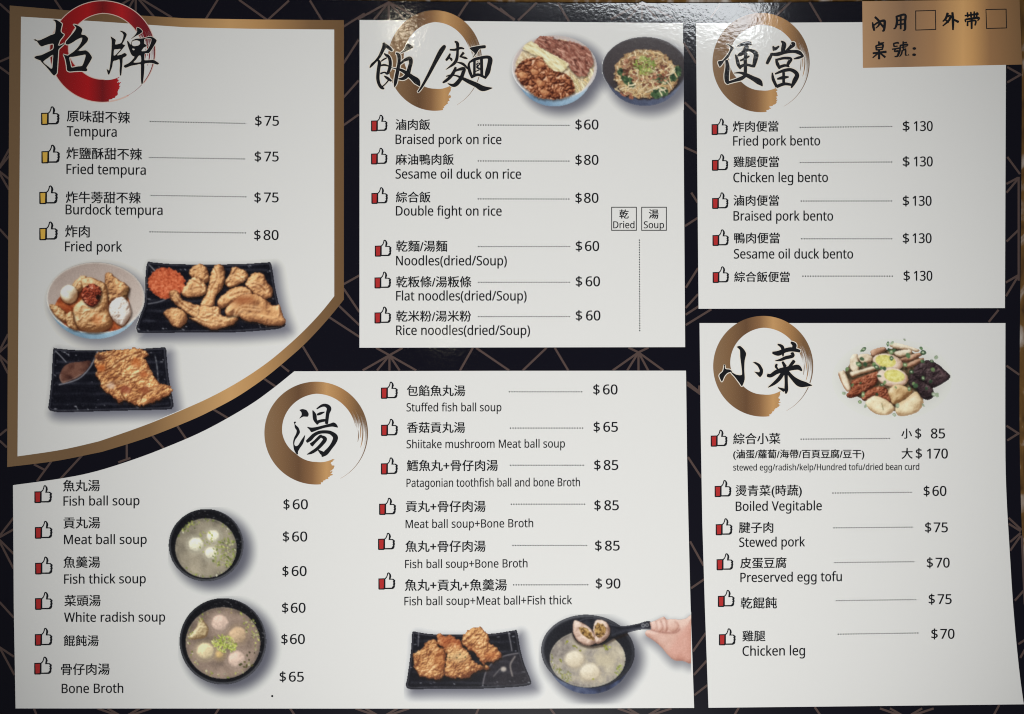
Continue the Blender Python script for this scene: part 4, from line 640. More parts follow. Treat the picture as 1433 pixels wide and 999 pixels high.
def laminate(name, rgb=None, ramp_x=None, gain=None, vcol=False, rough=0.2):
    """printed ink under a thin glossy laminate with a fine embossed grain"""
    m = bpy.data.materials.new(name)
    m.use_nodes = True
    nt = m.node_tree
    b = nt.nodes['Principled BSDF']
    b.inputs['Roughness'].default_value = rough
    b.inputs['Specular IOR Level'].default_value = 0.08
    b.inputs['Coat Weight'].default_value = 1.0
    b.inputs['Coat Roughness'].default_value = 0.06
    b.inputs['Coat IOR'].default_value = 1.5
    tc = node(nt, 'ShaderNodeTexCoord')
    n1 = node(nt, 'ShaderNodeTexNoise'); n1.inputs['Scale'].default_value = 620; n1.inputs['Detail'].default_value = 2
    n2 = node(nt, 'ShaderNodeTexNoise'); n2.inputs['Scale'].default_value = 30; n2.inputs['Detail'].default_value = 1
    nt.links.new(tc.outputs['Object'], n1.inputs['Vector']); nt.links.new(tc.outputs['Object'], n2.inputs['Vector'])
    b1 = node(nt, 'ShaderNodeBump'); b1.inputs['Strength'].default_value = 0.048; b1.inputs['Distance'].default_value = 0.0004
    b2 = node(nt, 'ShaderNodeBump'); b2.inputs['Strength'].default_value = 0.02; b2.inputs['Distance'].default_value = 0.002
    nt.links.new(n1.outputs['Fac'], b1.inputs['Height']); nt.links.new(n2.outputs['Fac'], b2.inputs['Height'])
    nt.links.new(b2.outputs['Normal'], b1.inputs['Normal'])
    nt.links.new(b1.outputs['Normal'], b.inputs['Coat Normal'])
    if vcol:
        a = node(nt, 'ShaderNodeVertexColor', layer_name='ink')
        nt.links.new(a.outputs['Color'], b.inputs['Base Color'])
    elif ramp_x:
        sep = node(nt, 'ShaderNodeSeparateXYZ'); r = node(nt, 'ShaderNodeValToRGB')
        nt.links.new(tc.outputs['Generated'], sep.inputs[0]); nt.links.new(sep.outputs['X'], r.inputs[0])
        el = r.color_ramp.elements
        while len(el) < len(ramp_x): el.new(0.5)
        for e, (p, c) in zip(el, ramp_x):
            e.position = p; e.color = (*np.clip(lin(c) * (gain or GAIN), 0, .9), 1)
        nt.links.new(r.outputs['Color'], b.inputs['Base Color'])
    else:
        b.inputs['Base Color'].default_value = (*np.clip(lin(rgb) * GAIN, 0, .9), 1)
    return m

GOLD = [(0, (136, 108, 80)), (.16, (126, 96, 68)), (.33, (104, 76, 54)), (.46, (136, 100, 68)), (.60, (192, 148, 98)), (.75, (166, 124, 80)), (.9, (122, 92, 64)), (1, (112, 86, 62))]
GOLD_BORDER = [(0, (116, 92, 66)), (.2, (108, 84, 60)), (.42, (122, 94, 64)), (.66, (184, 144, 96)), (.74, (172, 132, 86)), (.9, (116, 88, 60)), (1, (102, 77, 52))]
GOLD_TAG = [(0, (158, 124, 92)), (.26, (128, 100, 76)), (.45, (150, 114, 80)), (.63, (194, 150, 98)), (.69, (184, 140, 90)), (.8, (142, 106, 72)), (1, (116, 88, 60))]
RED = [(0, (112, 26, 26)), (.25, (150, 24, 28)), (.36, (164, 24, 28)), (.5, (112, 24, 28)), (.68, (172, 30, 34)), (.82, (122, 26, 34)), (1, (104, 28, 38))]
M = {
    'navy': laminate('navy_print', (11, 10, 20)),
    'lattice': laminate('bronze_line_print', (74, 60, 57)),
    'paper': laminate('white_print', (204, 204, 203)),
    'text': laminate('black_print', (20, 22, 26)),
    'brush': laminate('brush_black_print', (22, 23, 27)),
    'halo': laminate('halo_print', (210, 203, 192)),
    'halo_red': laminate('pink_halo_print', (206, 178, 168)),
    'leader': laminate('leader_print', (24, 26, 30)),
    'gold': laminate('gold_ring_print', ramp_x=GOLD, gain=1.08), 'border': laminate('gold_border_print', ramp_x=GOLD_BORDER),
    'tag': laminate('gold_tag_print', ramp_x=GOLD_TAG, gain=1.5), 'red': laminate('red_ring_print', ramp_x=RED),
    'cuff_red': laminate('red_cuff_print', (162, 42, 42)), 'cuff_yellow': laminate('yellow_cuff_print', (208, 168, 72)),
    'photo': laminate('food_photo_print', vcol=True),
}
edge = bpy.data.materials.new('card_edge'); edge.use_nodes = True
edge.node_tree.nodes['Principled BSDF'].inputs['Base Color'].default_value = (0.10, 0.09, 0.085, 1)
edge.node_tree.nodes['Principled BSDF'].inputs['Roughness'].default_value = 0.35

# ---------------------------------------------------------------- mesh helpers (photo pixels in, metres out)
DZ = 5e-6
def Z(k): return k * DZ

def link(name, me, parent=None, label=None):
    o = bpy.data.objects.new(name, me)
    COL.objects.link(o)
    if parent is not None: o.parent = parent
    if label: o['label'] = label
    return o

def mesh_px(name, verts, faces, z, mats, fmat=None):
    me = bpy.data.meshes.new(name)
    v = [(*w2(p[0], p[1]), z + (p[2] if len(p) > 2 else 0)) for p in verts]
    me.from_pydata(v, [], faces)
    for m in mats: me.materials.append(m)
    if fmat: me.polygons.foreach_set('material_index', fmat)
    me.update()
    # every printed face looks up
    flip = [p.index for p in me.polygons if p.normal.z < 0]
    if flip:
        import bmesh
        bm = bmesh.new(); bm.from_mesh(me); bm.faces.ensure_lookup_table()
        bmesh.ops.reverse_faces(bm, faces=[bm.faces[i] for i in flip]); bm.to_mesh(me); bm.free()
    return me

def fill_loops(loops, bez=None, offset=0.0):
    """closed loops (outer and holes) -> triangles, through a temporary filled 2D curve; y up in the curve"""
    cu = bpy.data.curves.new('outline', 'CURVE')
    cu.dimensions = '2D'; cu.fill_mode = 'BOTH'; cu.resolution_u = 3; cu.offset = offset
    for lp in loops or ():
        sp = cu.splines.new('POLY'); sp.points.add(len(lp) - 1)
        sp.points.foreach_set('co', [c for x, y in lp for c in (x, -y, 0, 1)]); sp.use_cyclic_u = True
    for lp in bez or ():
        sp = cu.splines.new('BEZIER'); sp.bezier_points.add(len(lp) - 1); sp.use_cyclic_u = True
        for bp, q in zip(sp.bezier_points, lp):
            bp.handle_left_type = bp.handle_right_type = 'FREE'
            bp.handle_left, bp.co, bp.handle_right = (q[0], q[1], 0), (q[2], q[3], 0), (q[4], q[5], 0)
    return eval_curve(cu)

def eval_curve(cu):
    o = bpy.data.objects.new('outline', cu)
    COL.objects.link(o)
    bpy.context.view_layer.update()
    me = bpy.data.meshes.new_from_object(o.evaluated_get(bpy.context.evaluated_depsgraph_get()))
    v = np.zeros(len(me.vertices) * 3); me.vertices.foreach_get('co', v); v = v.reshape(-1, 3)[:, :2].copy()
    v[:, 1] *= -1
    f = [tuple(p.vertices) for p in me.polygons]
    bpy.data.objects.remove(o); bpy.data.meshes.remove(me); bpy.data.curves.remove(cu)
    return v, f

def poly_obj(name, loops, z, mat, parent, label=None):
    v, f = fill_loops(loops)
    return link(name, mesh_px(name, v, f, z, [mat]), parent, label)

def curve_pts(pts, n=6):
    return [tuple(p) for p in spline(pts, n, False)]

# ---------------------------------------------------------------- lettering
GLYPH = {}
for rec in GLYPH_DATA.split('|'):
    ch, adv, body = rec.split('\t')
    GLYPH[ch] = (int(adv), [np.array([int(q) for q in lp.split(' ')]).reshape(-1, 6) for lp in body.split(';')])
CAP = 480.0

def latin_shape(s):
    x, bz = 0, []
    for ch in s:
        if ch == ' ': x += 185; continue
        adv, loops = GLYPH[ch]
        for lp in loops:
            q = lp.astype(float).copy(); q[:, 0::2] += x; bz.append(q)
        x += adv
    return fill_loops(None, bz)

def cjk_shape(s):
    cu = bpy.data.curves.new('lettering', 'FONT')
    cu.body = s; cu.size = 100; cu.resolution_u = 3; cu.fill_mode = 'BOTH'
    return eval_curve(cu)

def place(v, x0, x1, y0, y1, sy=None, center=False):
    """fit a shape between x0 and x1 on a line running from y0 (left) to y1 (right)"""
    v = v.copy()
    a, b = v[:, 0].min(), v[:, 0].max()
    sx = (x1 - x0) / (b - a)
    if sy is None: sy = sx
    yc = (v[:, 1].min() + v[:, 1].max()) / 2 if center else 0.0
    X = x0 + (v[:, 0] - a) * sx
    Y = (v[:, 1] - yc) * sy + y0 + (y1 - y0) * (X - x0) / (x1 - x0)
    return np.stack([X, Y], 1)

def kind_price(name): return name == 'price'

def text_obj(name, pieces, parent, mat='text', z=12, label=None):
    """pieces: (kind, string, x0, x1, y0, y1, cap height)"""
    V, F = [], []
    for kind, s, x0, x1, y0, y1, cap in pieces:
        if kind == 'L': v, f = latin_shape(s); v = place(v, x0, x1, y0, y1, cap / CAP)
        else: v, f = cjk_shape(s); v = place(v, x0, x1, y0, y1, None, True)
        g = .31 if cap == 0 or kind_price(name) else .24 if cap > 12 else .17      # ink spread: the printed stems are a little fatter than the outlines
        for dz, ox, oy in ((0, -g, 0), (2e-7, g, 0), (4e-7, 0, g * .8)):
            F += [tuple(i + len(V) for i in q) for q in f]; V += [(p[0] + ox, p[1] + oy, dz) for p in v]
    return link(name, mesh_px(name, V, F, Z(z), [M[mat]]), parent, label)

# ---------------------------------------------------------------- the table and the sheet
me = bpy.data.meshes.new('table_surface')
me.from_pydata([(-1.1, -0.8, -.0011), (1.1, -0.8, -.0011), (1.1, 0.8, -.0011), (-1.1, 0.8, -.0011)], [], [(0, 1, 2, 3)])
wood = bpy.data.materials.new('brown_wood'); wood.use_nodes = True
nt = wood.node_tree; b = nt.nodes['Principled BSDF']
tc = node(nt, 'ShaderNodeTexCoord'); mp = node(nt, 'ShaderNodeMapping'); mp.inputs['Scale'].default_value = (150, 70, 1)
wn = node(nt, 'ShaderNodeTexNoise'); wn.inputs['Scale'].default_value = 1; wn.inputs['Detail'].default_value = 6; wn.inputs['Distortion'].default_value = .6
wr = node(nt, 'ShaderNodeValToRGB')
for e, (p, c) in zip([wr.color_ramp.elements[0], wr.color_ramp.elements[1], wr.color_ramp.elements.new(.5)], [(.30, (.050, .023, .007)), (.74, (.27, .145, .034)), (.52, (.14, .070, .017))]):
    e.position = p; e.color = (*c, 1)
nt.links.new(tc.outputs['Object'], mp.inputs[0]); nt.links.new(mp.outputs[0], wn.inputs['Vector']); nt.links.new(wn.outputs['Fac'], wr.inputs[0]); nt.links.new(wr.outputs[0], b.inputs['Base Color'])
b.inputs['Roughness'].default_value = 0.75
b.inputs['Specular IOR Level'].default_value = 0.15
me.materials.append(wood)
table = link('table_surface', me); table['kind'] = 'structure'; table['label'] = 'brown wood grain table top under the menu'

outline = curve_pts([(-34, -8), (200, -4), (440, -.5), (600, 2.2), (800, 3.8), (1000, 4.2), (1200, 2.2), (1426.6, -1.4)], 4) + \
    curve_pts([(1428, 20), (1430, 95), (1429, 300), (1427, 500), (1427, 620), (1430, 740), (1438, 880), (1449, 1014)], 4) + [(-36, 1014)]
n = len(outline)
vs = [(x, y, 0) for x, y in outline] + [(x, y, -.00095) for x, y in outline]
fs = [tuple(range(n))[::-1]] + [(i, (i + 1) % n, n + (i + 1) % n, n + i) for i in range(n)] + [tuple(range(n, 2 * n))]
me = bpy.data.meshes.new('menu_sheet')
me.from_pydata([(*w2(x, y), z) for x, y, z in vs], [], fs)
me.materials.append(M['navy']); me.materials.append(edge)
me.polygons.foreach_set('material_index', [0] + [1] * (n + 1))
import bmesh
bm = bmesh.new(); bm.from_mesh(me); bmesh.ops.recalc_face_normals(bm, faces=bm.faces); bm.to_mesh(me); bm.free()
menu = link('menu_sheet', me)
menu['label'] = 'glossy laminated restaurant menu, white sections on navy with gold brush rings, lying on brown wood'
menu['category'] = 'menu'

def lattice(segs, w=3.0):
    V, F = [], []
    for i, (x0, y0, x1, y1) in enumerate(segs):
        dx, dy = x1 - x0, y1 - y0; l = math.hypot(dx, dy)
        e = .6 / l; x0, y0, x1, y1 = x0 - dx * e, y0 - dy * e, x1 + dx * e, y1 + dy * e
        nx, ny = -dy / l * w / 2, dx / l * w / 2
        k = len(V); zz = (i % 7) * 4e-7
        V += [(x0 + nx, y0 + ny, zz), (x1 + nx, y1 + ny, zz), (x1 - nx, y1 - ny, zz), (x0 - nx, y0 - ny, zz)]; F.append((k, k + 1, k + 2, k + 3))
    return link('printed_lattice', mesh_px('printed_lattice', V, F, Z(1), [M['lattice']]), menu, 'bronze fan line pattern printed on the navy ground')

def fan(cx, cy, dirs): return [(cx, cy, x, y) for x, y in dirs]
SEG = [(0, 5.4, 14, 18), (77, 0, 87, 15), (304.4, 0, 288, 26.5), (335, 0, 373.4, 27.5), (404, 1, 375, 27.5), (434, 1, 450.5, 28), (510, 19, 481, 37), (501.5, 56, 481, 88), (501.5, 113, 481, 136), (501.5, 160.5, 481, 175),
       (654.5, 3, 641.7, 22.4), (682.5, 3, 720, 27), (750.8, 4, 725.4, 28), (700, 11.7, 719.5, 28), (781, 4.2, 795.7, 29), (1008, 5, 995, 24), (1036, 5, 1074, 27), (1106, 3, 1080, 28), (1133, 3, 1149, 30),
       (1410, 94, 1428, 104), (1410, 115, 1429, 104), (1410, 220, 1427, 243), (1425.5, 248, 1425.5, 392), (1409, 269, 1424, 251), (1409, 257, 1424, 249), (1409, 337.5, 1426, 321), (1408, 395, 1425, 385), (1408, 414, 1425, 386), (1384, 450, 1397, 434),
       (1409, 512, 1426, 524), (1409, 596, 1426, 607), (1410, 616, 1426, 606), (1412, 725, 1429, 741), (1412, 733, 1428, 743), (1430, 750, 1434, 845), (1414, 770, 1428, 750), (1414, 758, 1428, 746), (1420.5, 840, 1433, 826), (1425.5, 901, 1438, 893), (1428, 920, 1438, 902),
       (0, 86, 13.7, 80), (0, 94, 13.7, 104), (0, 321, 12.7, 335), (0, 608.7, 9.2, 601), (0, 617, 9.2, 625.5), (0, 843, 19, 864), (0, 906, 19, 918.6), (0, 907, 20, 944),
       (481, 397.6, 502.5, 385.6), (481, 404, 502.5, 436), (474.5, 428, 502.5, 454.5), (461, 444, 502.5, 471), (424, 485, 444, 518.5),
       (661.4, 487, 644, 518), (666.7, 487, 712, 518), (764.4, 487, 732, 518), (776.6, 487, 795, 518), (962, 535, 977, 547), (960, 430.4, 976.5, 412), (960, 454.5, 995, 433), (962, 538.6, 979.5, 551), (978.4, 540, 978.6, 551),
       (967.7, 270, 976, 283), (959, 316, 976, 305), (960, 402, 976.5, 375.6), (960, 440, 980, 427), (958.5, 143.6, 974.5, 159), (957, 60, 974, 88), (958, 206, 975.5, 214),
       (966, 758, 984.3, 791), (967.5, 822.8, 985, 810.8), (970, 911, 987.5, 886), (971.4, 944, 988.5, 925), (972, 972.5, 989.5, 959), (963, 640, 981.5, 668),
       (47.7, 992, 51, 1000), (301, 1000, 306, 992), (406.5, 992, 412, 1000), (666, 1000, 669.5, 992), (770.5, 992, 776.5, 1000), (1028, 1000, 1033.5, 991), (1140.5, 990, 1147.5, 1000), (1391, 1000, 1398, 987),
       (166, 646.8, 182, 641), (177.4, 620, 177.4, 643), (212.5, 609, 229, 627), (247.7, 595.5, 260.4, 614), (296, 571.2, 319, 585), (367.5, 528.5, 386, 541), (48, 650, 63, 657.8), (71.5, 646, 52, 673), (115, 637, 85, 669.5), (392, 510, 404, 519.5)]
SEG += fan(190, -6, [(160, 12), (174, 22), (190, 20), (216, 24), (240, 24)])
for fx in (544, 898.5): SEG += fan(fx, 3, [(fx - 43, 26.5), (fx - 20, 26.8), (fx, 27), (fx + 21, 26), (fx + 42, 25)])
SEG += fan(545, 497, [(527, 487), (563, 487), (508, 518), (528, 518), (545, 518), (559, 518), (582, 518)]) + fan(893.5, 493, [(880, 486.5), (907, 486.5), (858, 518), (878, 518), (893.5, 518), (907, 518), (928, 518)])
SEG += fan(-3, 238, [(12.7, 209), (12.7, 218), (12.3, 250), (12.3, 265)]) + fan(-3, 495, [(11, 468), (11, 482), (11, 508), (11, 522)]) + fan(-3, 753, [(18.6, 725), (18.6, 741), (18.6, 774.5), (18.6, 795)])
for fx in (173, 534, 901, 1268): SEG += fan(fx, 1004, [(fx - 36, 991.5), (fx - 22, 991.5), (fx + 22, 991.5), (fx + 38, 991.5)])
lattice(SEG)

# ---------------------------------------------------------------- sections
curve_in = curve_pts([(467.8, 414.4), (448.9, 437.7), (427, 461), (404, 482.5), (380, 502.8), (354, 521.5), (325.8, 539), (297, 554.5), (267, 568.4), (208.6, 592.8), (150, 613.6), (130, 619.5), (84, 629.7), (24.5, 638.6)])
curve_out = curve_pts([(481.2, 419.2), (457, 448.7), (428, 479.8), (402.4, 502.8), (375, 525.5), (350, 543.5), (325.8, 558.8), (297, 574), (267.2, 588), (208.6, 611.4), (150, 630), (130, 634.8), (77, 645.2), (10.1, 653.5)])
def panel(name, loop, label, z=3, mat='paper', part_of=menu): return poly_obj(name, [loop], Z(z), M[mat], part_of, label)
signature = panel('section_panel', [(29.4, 23.2), (139, 30), (260, 38.1), (350, 40.2), (467.7, 41.2)] + curve_in + [(26.6, 330)], 'signature dishes section with a curved lower edge')
panel('gold_border', [(13.6, 7.6), (87, 13.8), (170, 20), (260, 25.6), (370, 27.3), (481.3, 28.1)] + curve_out + [(11.6, 330)], None, 2, 'border', signature)
rice = panel('section_panel', [(503.2, 27.8), (720, 30), (955.6, 32.2), (958.8, 485.7), (503, 486.5)], 'rice and noodles section')
bento = panel('section_panel', [(974, 32.3), (1190, 31), (1408, 30), (1407.6, 110), (1406.3, 431), (977.6, 432)], 'bento section')
soup_panel = panel('section_panel', curve_pts([(18.2, 678.8), (84, 669.7), (130, 660.6), (179.3, 645.5), (228, 627.5), (286.8, 602), (345.4, 569.2), (380, 545), (411.8, 519.5)]) + [(690, 518.8), (960, 518.6), (961.5, 640), (963.4, 730), (966.3, 843.7), (971.4, 990.6), (700, 991.6), (21.8, 991.3), (19.3, 850)], 'soup section with a curved upper left edge')
sides = panel('section_panel', [(978.9, 452), (1407, 452)] + curve_pts([(1406.8, 540), (1407, 640), (1408.8, 700), (1411.7, 750), (1418, 850), (1426, 935), (1432.7, 985.5)], 3) + [(1200, 988.2), (991.5, 990.4), (986.4, 849.7), (982.8, 730), (980.6, 600)], 'side dishes section')
tag_panel = panel('order_panel', [(1206.6, 1.6), (1426.7, -1), (1430.3, 90.2), (1207.5, 95)], 'gold corner panel for dine in, take out and table number', 6, 'tag')

# ---------------------------------------------------------------- brush rings and brush lettering
def brush_ring(c, rx, ry, mat, parent, seed, halo=None):
    """one brush stroke circle: ragged start at the lower right, thick round the left, splitting into bristle streaks at the right"""
    rs = np.random.RandomState(seed)
    def th(a):                                  # thickness / radius, angle in degrees, clockwise on the sheet from the right
        return np.interp(a, [55, 75, 90, 135, 180, 225, 270, 315, 345, 375, 400, 425], [.40, .42, .44, .44, .345, .29, .235, .24, .235, .21, .16, .10])
    N = 26; V, F = [], []
    edges = np.concatenate([[0], np.linspace(.085, 1, N)])
    st = np.interp(edges, [0, .25, .5, .75, 1], [84, 74, 66, 63, 58]) + rs.uniform(-4.5, 4.5, N + 1)
    en = np.interp(edges, [0, .05, .10, .3, .6, 1], [424, 398, 378, 366, 356, 346]) + rs.uniform(-12, 12, N + 1)
    en[0] = 422
    def pt(a, f): 
        r = 1 - th(a) * f
        return (c[0] + rx * r * math.cos(math.radians(a)), c[1] + ry * r * math.sin(math.radians(a)))
    for j in range(N):
        f0, f1 = edges[j], edges[j + 1]
        a0, a1 = (st[j] + st[j + 1]) / 2, en[j]
        gap = rs.uniform(322, 350)               # bristles begin to part here
        gap = min(gap, a1 - 8)
        if j == 0: gap = 380
        A = list(np.arange(a0, a1, 2.5)) + [a1]
        pr = None
        for a in A:
            k = sstep(gap, a1 + 4, np.array(a))
            sh = float(k) * (f1 - f0) * .5 * (1 if j else .35)
            if j == 0: g0, g1 = f0, f1 * (1 - .55 * float(sstep(372, 424, np.array(a))))
            else: g0, g1 = f0 + sh, f1 - sh * .9
            i = len(V); V += [pt(a, g0), pt(a, g1)]
            if pr is not None: F.append((pr, pr + 1, i + 1, i))
            pr = i
    ob = link('brush_ring', mesh_px('brush_ring', V, F, Z(8), [M[mat]]), parent)
    if halo:
        V, F = [], []
        for q, (a0, a1) in enumerate(((60, 400), (86, 352))):
            for i, a in enumerate(np.arange(a0, a1, 3.0)):
                ca, sa = math.cos(math.radians(a)), math.sin(math.radians(a)); r = (1, 1 - th(a))[q]; k = len(V)
                for e in (-1.1, 1.1): V.append((c[0] + (rx * r + e) * ca, c[1] + (ry * r + e) * sa))
                if i: F.append((k - 2, k - 1, k + 1, k))
        link('ring_outline', mesh_px('ring_outline', V, F, Z(7), [M[halo]]), parent)
    # loose hair line at the lower right
    V, F = [], []
    for q, (a0, a1, r, w) in enumerate(((352, 378, .90, .010), (356, 372, .82, .008), (350, 366, .86, .009))):
        for i, a in enumerate(np.linspace(a0, a1, 9)):
            ww = w * math.sin(math.pi * (i + .5) / 9.5); k = len(V)
            V += [(c[0] + rx * (r + ww) * math.cos(math.radians(a)), c[1] + ry * (r + ww) * math.sin(math.radians(a)), q * 1e-7), (c[0] + rx * (r - ww) * math.cos(math.radians(a)), c[1] + ry * (r - ww) * math.sin(math.radians(a)), q * 1e-7)]
            if i: F.append((k - 2, k - 1, k + 1, k))
    link('brush_hair', mesh_px('brush_hair', V, F, Z(9), [M[mat]]), parent)
    return ob

def stroke_loop(pts, grow=0.0, sc=1.0):
    """a brush stroke (x, y, width) as a closed outline"""
    p = spline([(x, y, w) for x, y, w in pts], 6, False, .5)
    d = np.gradient(p[:, :2], axis=0); d /= np.linalg.norm(d, axis=1)[:, None] + 1e-9
    nrm = np.stack([-d[:, 1], d[:, 0]], 1); h = np.clip(p[:, 2:3], 1, None) / 2 + grow
    a, b = p[:, :2] + nrm * h, p[:, :2] - nrm * h
    ext = h[0] * .35 + grow * .6
    s0 = p[0, :2] - d[0] * ext; e0 = p[-1, :2] + d[-1] * (h[-1] * .35 + grow * .6)
    return [tuple(s0)] + [tuple(q) for q in a] + [tuple(e0)] + [tuple(q) for q in b[::-1]]

def brush_text(name, parent, org, sc, polys=(), strokes=(), halo=None, hw=1.15, z=16, label=None, fat=1.1):
    V, F, HV, HF = [], [], [], []
    def put(L, G, v, f, dz):
        k = len(L); L += [(org[0] + x / sc, org[1] + y / sc, dz) for x, y in v]; G += [tuple(i + k for i in q) for q in f]
    n = 0
    for loops in polys:
        sm = [[tuple(q) for q in spline(lp, 4, True, .36)] for lp in loops]
        v, f = fill_loops(sm); put(V, F, v, f, n * 3e-7)
        if halo:
            for lp in sm:                        # outline of each loop as a band
                p = np.array(lp); d = np.roll(p, -1, 0) - np.roll(p, 1, 0); d /= np.linalg.norm(d, axis=1)[:, None] + 1e-9
                nr = np.stack([-d[:, 1], d[:, 0]], 1) * hw * sc; m = len(p)
                put(HV, HF, np.concatenate([p + nr, p - nr]), [(i, (i + 1) % m, m + (i + 1) % m, m + i) for i in range(m)], n * 3e-7)
        n += 1
    for st in strokes:
        st = [(x, y, w * fat) for x, y, w in st]
        v, f = fill_loops([stroke_loop(st)]); put(V, F, v, f, n * 3e-7)
        if halo:
            v, f = fill_loops([stroke_loop(st, hw * sc)]); put(HV, HF, v, f, n * 3e-7)
        n += 1
    if halo: link('lettering_outline', mesh_px('lettering_outline', HV, HF, Z(11), [M[halo]]), parent)
    return link(name, mesh_px(name, V, F, Z(z), [M['brush']]), parent, label)

def heading(label):
    e = bpy.data.objects.new('section_heading', None); COL.objects.link(e); e.parent = menu; e.empty_display_size = .01; e['label'] = label
    return e

h1 = heading('signature heading in black brush characters over a red brush ring')
brush_ring((143.5, 72), 73.5, 70.5, 'red', h1, 1, 'halo_red')
brush_text('brush_lettering', h1, (40, 20), 11.1, polys=[
    [[(385, 85), (430, 85), (480, 115), (520, 150), (510, 200), (500, 260), (515, 290), (550, 315), (530, 350), (490, 400), (470, 450), (460, 490), (510, 475), (555, 450), (540, 475), (480, 530), (465, 560), (455, 700), (445, 850), (440, 910), (400, 950), (370, 930), (330, 880), (270, 810), (200, 740), (190, 720), (150, 705), (95, 680), (95, 660), (130, 645), (200, 632), (300, 585), (378, 545), (392, 500), (385, 458), (330, 462), (260, 480), (205, 500), (170, 475), (130, 420), (90, 390), (130, 405), (180, 400), (260, 365), (340, 325), (405, 300), (420, 230), (425, 160), (415, 115)],
     [(228, 738), (300, 680), (380, 628), (380, 700), (366, 845), (300, 805)]],
    [[(700, 160), (740, 165), (800, 195), (835, 235), (825, 290), (820, 315), (880, 325), (925, 370), (915, 420), (870, 470), (820, 520), (765, 570), (830, 565), (890, 560), (940, 595), (985, 665), (970, 710), (930, 780), (900, 830), (915, 865), (890, 885), (800, 880), (700, 885), (640, 890), (600, 870), (590, 790), (570, 690), (545, 625), (560, 630), (610, 640), (640, 620), (700, 580), (770, 510), (820, 430), (835, 365), (800, 370), (740, 400), (680, 440), (620, 468), (585, 465), (578, 430), (600, 400), (660, 330), (710, 270), (740, 215), (725, 185)],
     [(635, 670), (700, 660), (800, 640), (885, 625), (890, 640), (860, 740), (830, 800), (760, 810), (670, 825), (650, 760)]]], halo='halo', label='two black brush characters reading signature')
brush_text('brush_lettering', h1, (140, 30), 11.1, polys=[
    [[(165, 235), (210, 260), (245, 290), (235, 355), (290, 350), (330, 330), (355, 270), (365, 210), (345, 175), (310, 150), (330, 145), (385, 165), (415, 200), (405, 240), (375, 300), (350, 350), (390, 370), (370, 400), (330, 450), (265, 525), (330, 515), (380, 490), (415, 510), (405, 540), (355, 570), (350, 640), (340, 740), (330, 830), (310, 840), (305, 760), (310, 660), (300, 590), (250, 605), (205, 620), (190, 700), (165, 770), (145, 820), (125, 820), (105, 740), (140, 760), (155, 690), (170, 560), (180, 400), (180, 290)],
     [(220, 440), (270, 432), (322, 428), (285, 475), (245, 518), (214, 528)]],
    [[(575, 95), (620, 110), (660, 155), (625, 190), (560, 225), (485, 270), (540, 215), (575, 160)]],
    [[(420, 300), (445, 315), (478, 362), (486, 330), (500, 297), (560, 268), (640, 265), (700, 255), (770, 235), (830, 250), (880, 295), (850, 360), (800, 440), (760, 490), (700, 495), (690, 540), (690, 600), (770, 600), (840, 600), (915, 650), (890, 670), (800, 645), (695, 655), (690, 720), (680, 850), (665, 960), (645, 970), (635, 900), (635, 760), (630, 665), (560, 675), (480, 690), (400, 720), (370, 700), (380, 680), (450, 645), (500, 600), (535, 550), (500, 530), (475, 490), (440, 400), (425, 340)],
     [(492, 332), (512, 303), (570, 292), (618, 312), (620, 350), (590, 375), (530, 384), (497, 365)],
     [(692, 275), (750, 262), (798, 270), (790, 330), (760, 400), (718, 455), (645, 462), (655, 440), (682, 405), (730, 382), (702, 352), (686, 340)],
     [(500, 422), (533, 425), (543, 438), (515, 448)], [(600, 535), (633, 535), (634, 628), (520, 638), (562, 590)]]], halo='halo', hw=.7)

h2 = heading('rice and noodle heading in black brush characters over a gold brush ring')
brush_ring((608.5, 84.7), 66, 70.3, 'gold', h2, 2)
brush_text('brush_lettering', h2, (510, 50), 12.49, polys=[[[(610, 322), (700, 230), (740, 140), (790, 150), (852, 195), (835, 215), (740, 265), (655, 300)]]], strokes=[
    [(335, 125, 40), (350, 180, 70), (320, 250, 55), (265, 360, 45), (200, 440, 36), (130, 510, 42), (95, 560, 14)], [(350, 150, 40), (420, 205, 55), (490, 262, 34)], [(345, 310, 20), (385, 345, 42), (398, 370, 14)],
    [(400, 330, 30), (440, 400, 50), (452, 500, 52), (430, 600, 50), (400, 660, 42), (350, 640, 24), (280, 662, 30)], [(240, 425, 34), (262, 480, 55), (244, 600, 55), (235, 740, 55), (255, 840, 50), (300, 905, 50), (345, 925, 26)],
    [(290, 447, 18), (340, 412, 26), (400, 382, 16)], [(280, 522, 26), (350, 510, 32), (425, 530, 22)], [(345, 702, 16), (400, 740, 45), (472, 792, 32)], [(430, 765, 26), (370, 840, 20), (312, 890, 22)],
    [(552, 300, 22), (600, 340, 56), (606, 450, 50), (590, 560, 55), (560, 720, 60), (540, 830, 50), (525, 897, 12)], [(620, 497, 28), (700, 430, 45), (790, 398, 66), (812, 460, 62), (788, 560, 62), (750, 680, 72), (680, 745, 55), (596, 752, 22)],
    [(470, 558, 10), (560, 580, 22), (640, 600, 45), (730, 650, 60), (830, 725, 75), (920, 800, 100), (966, 878, 20)]], halo='halo')
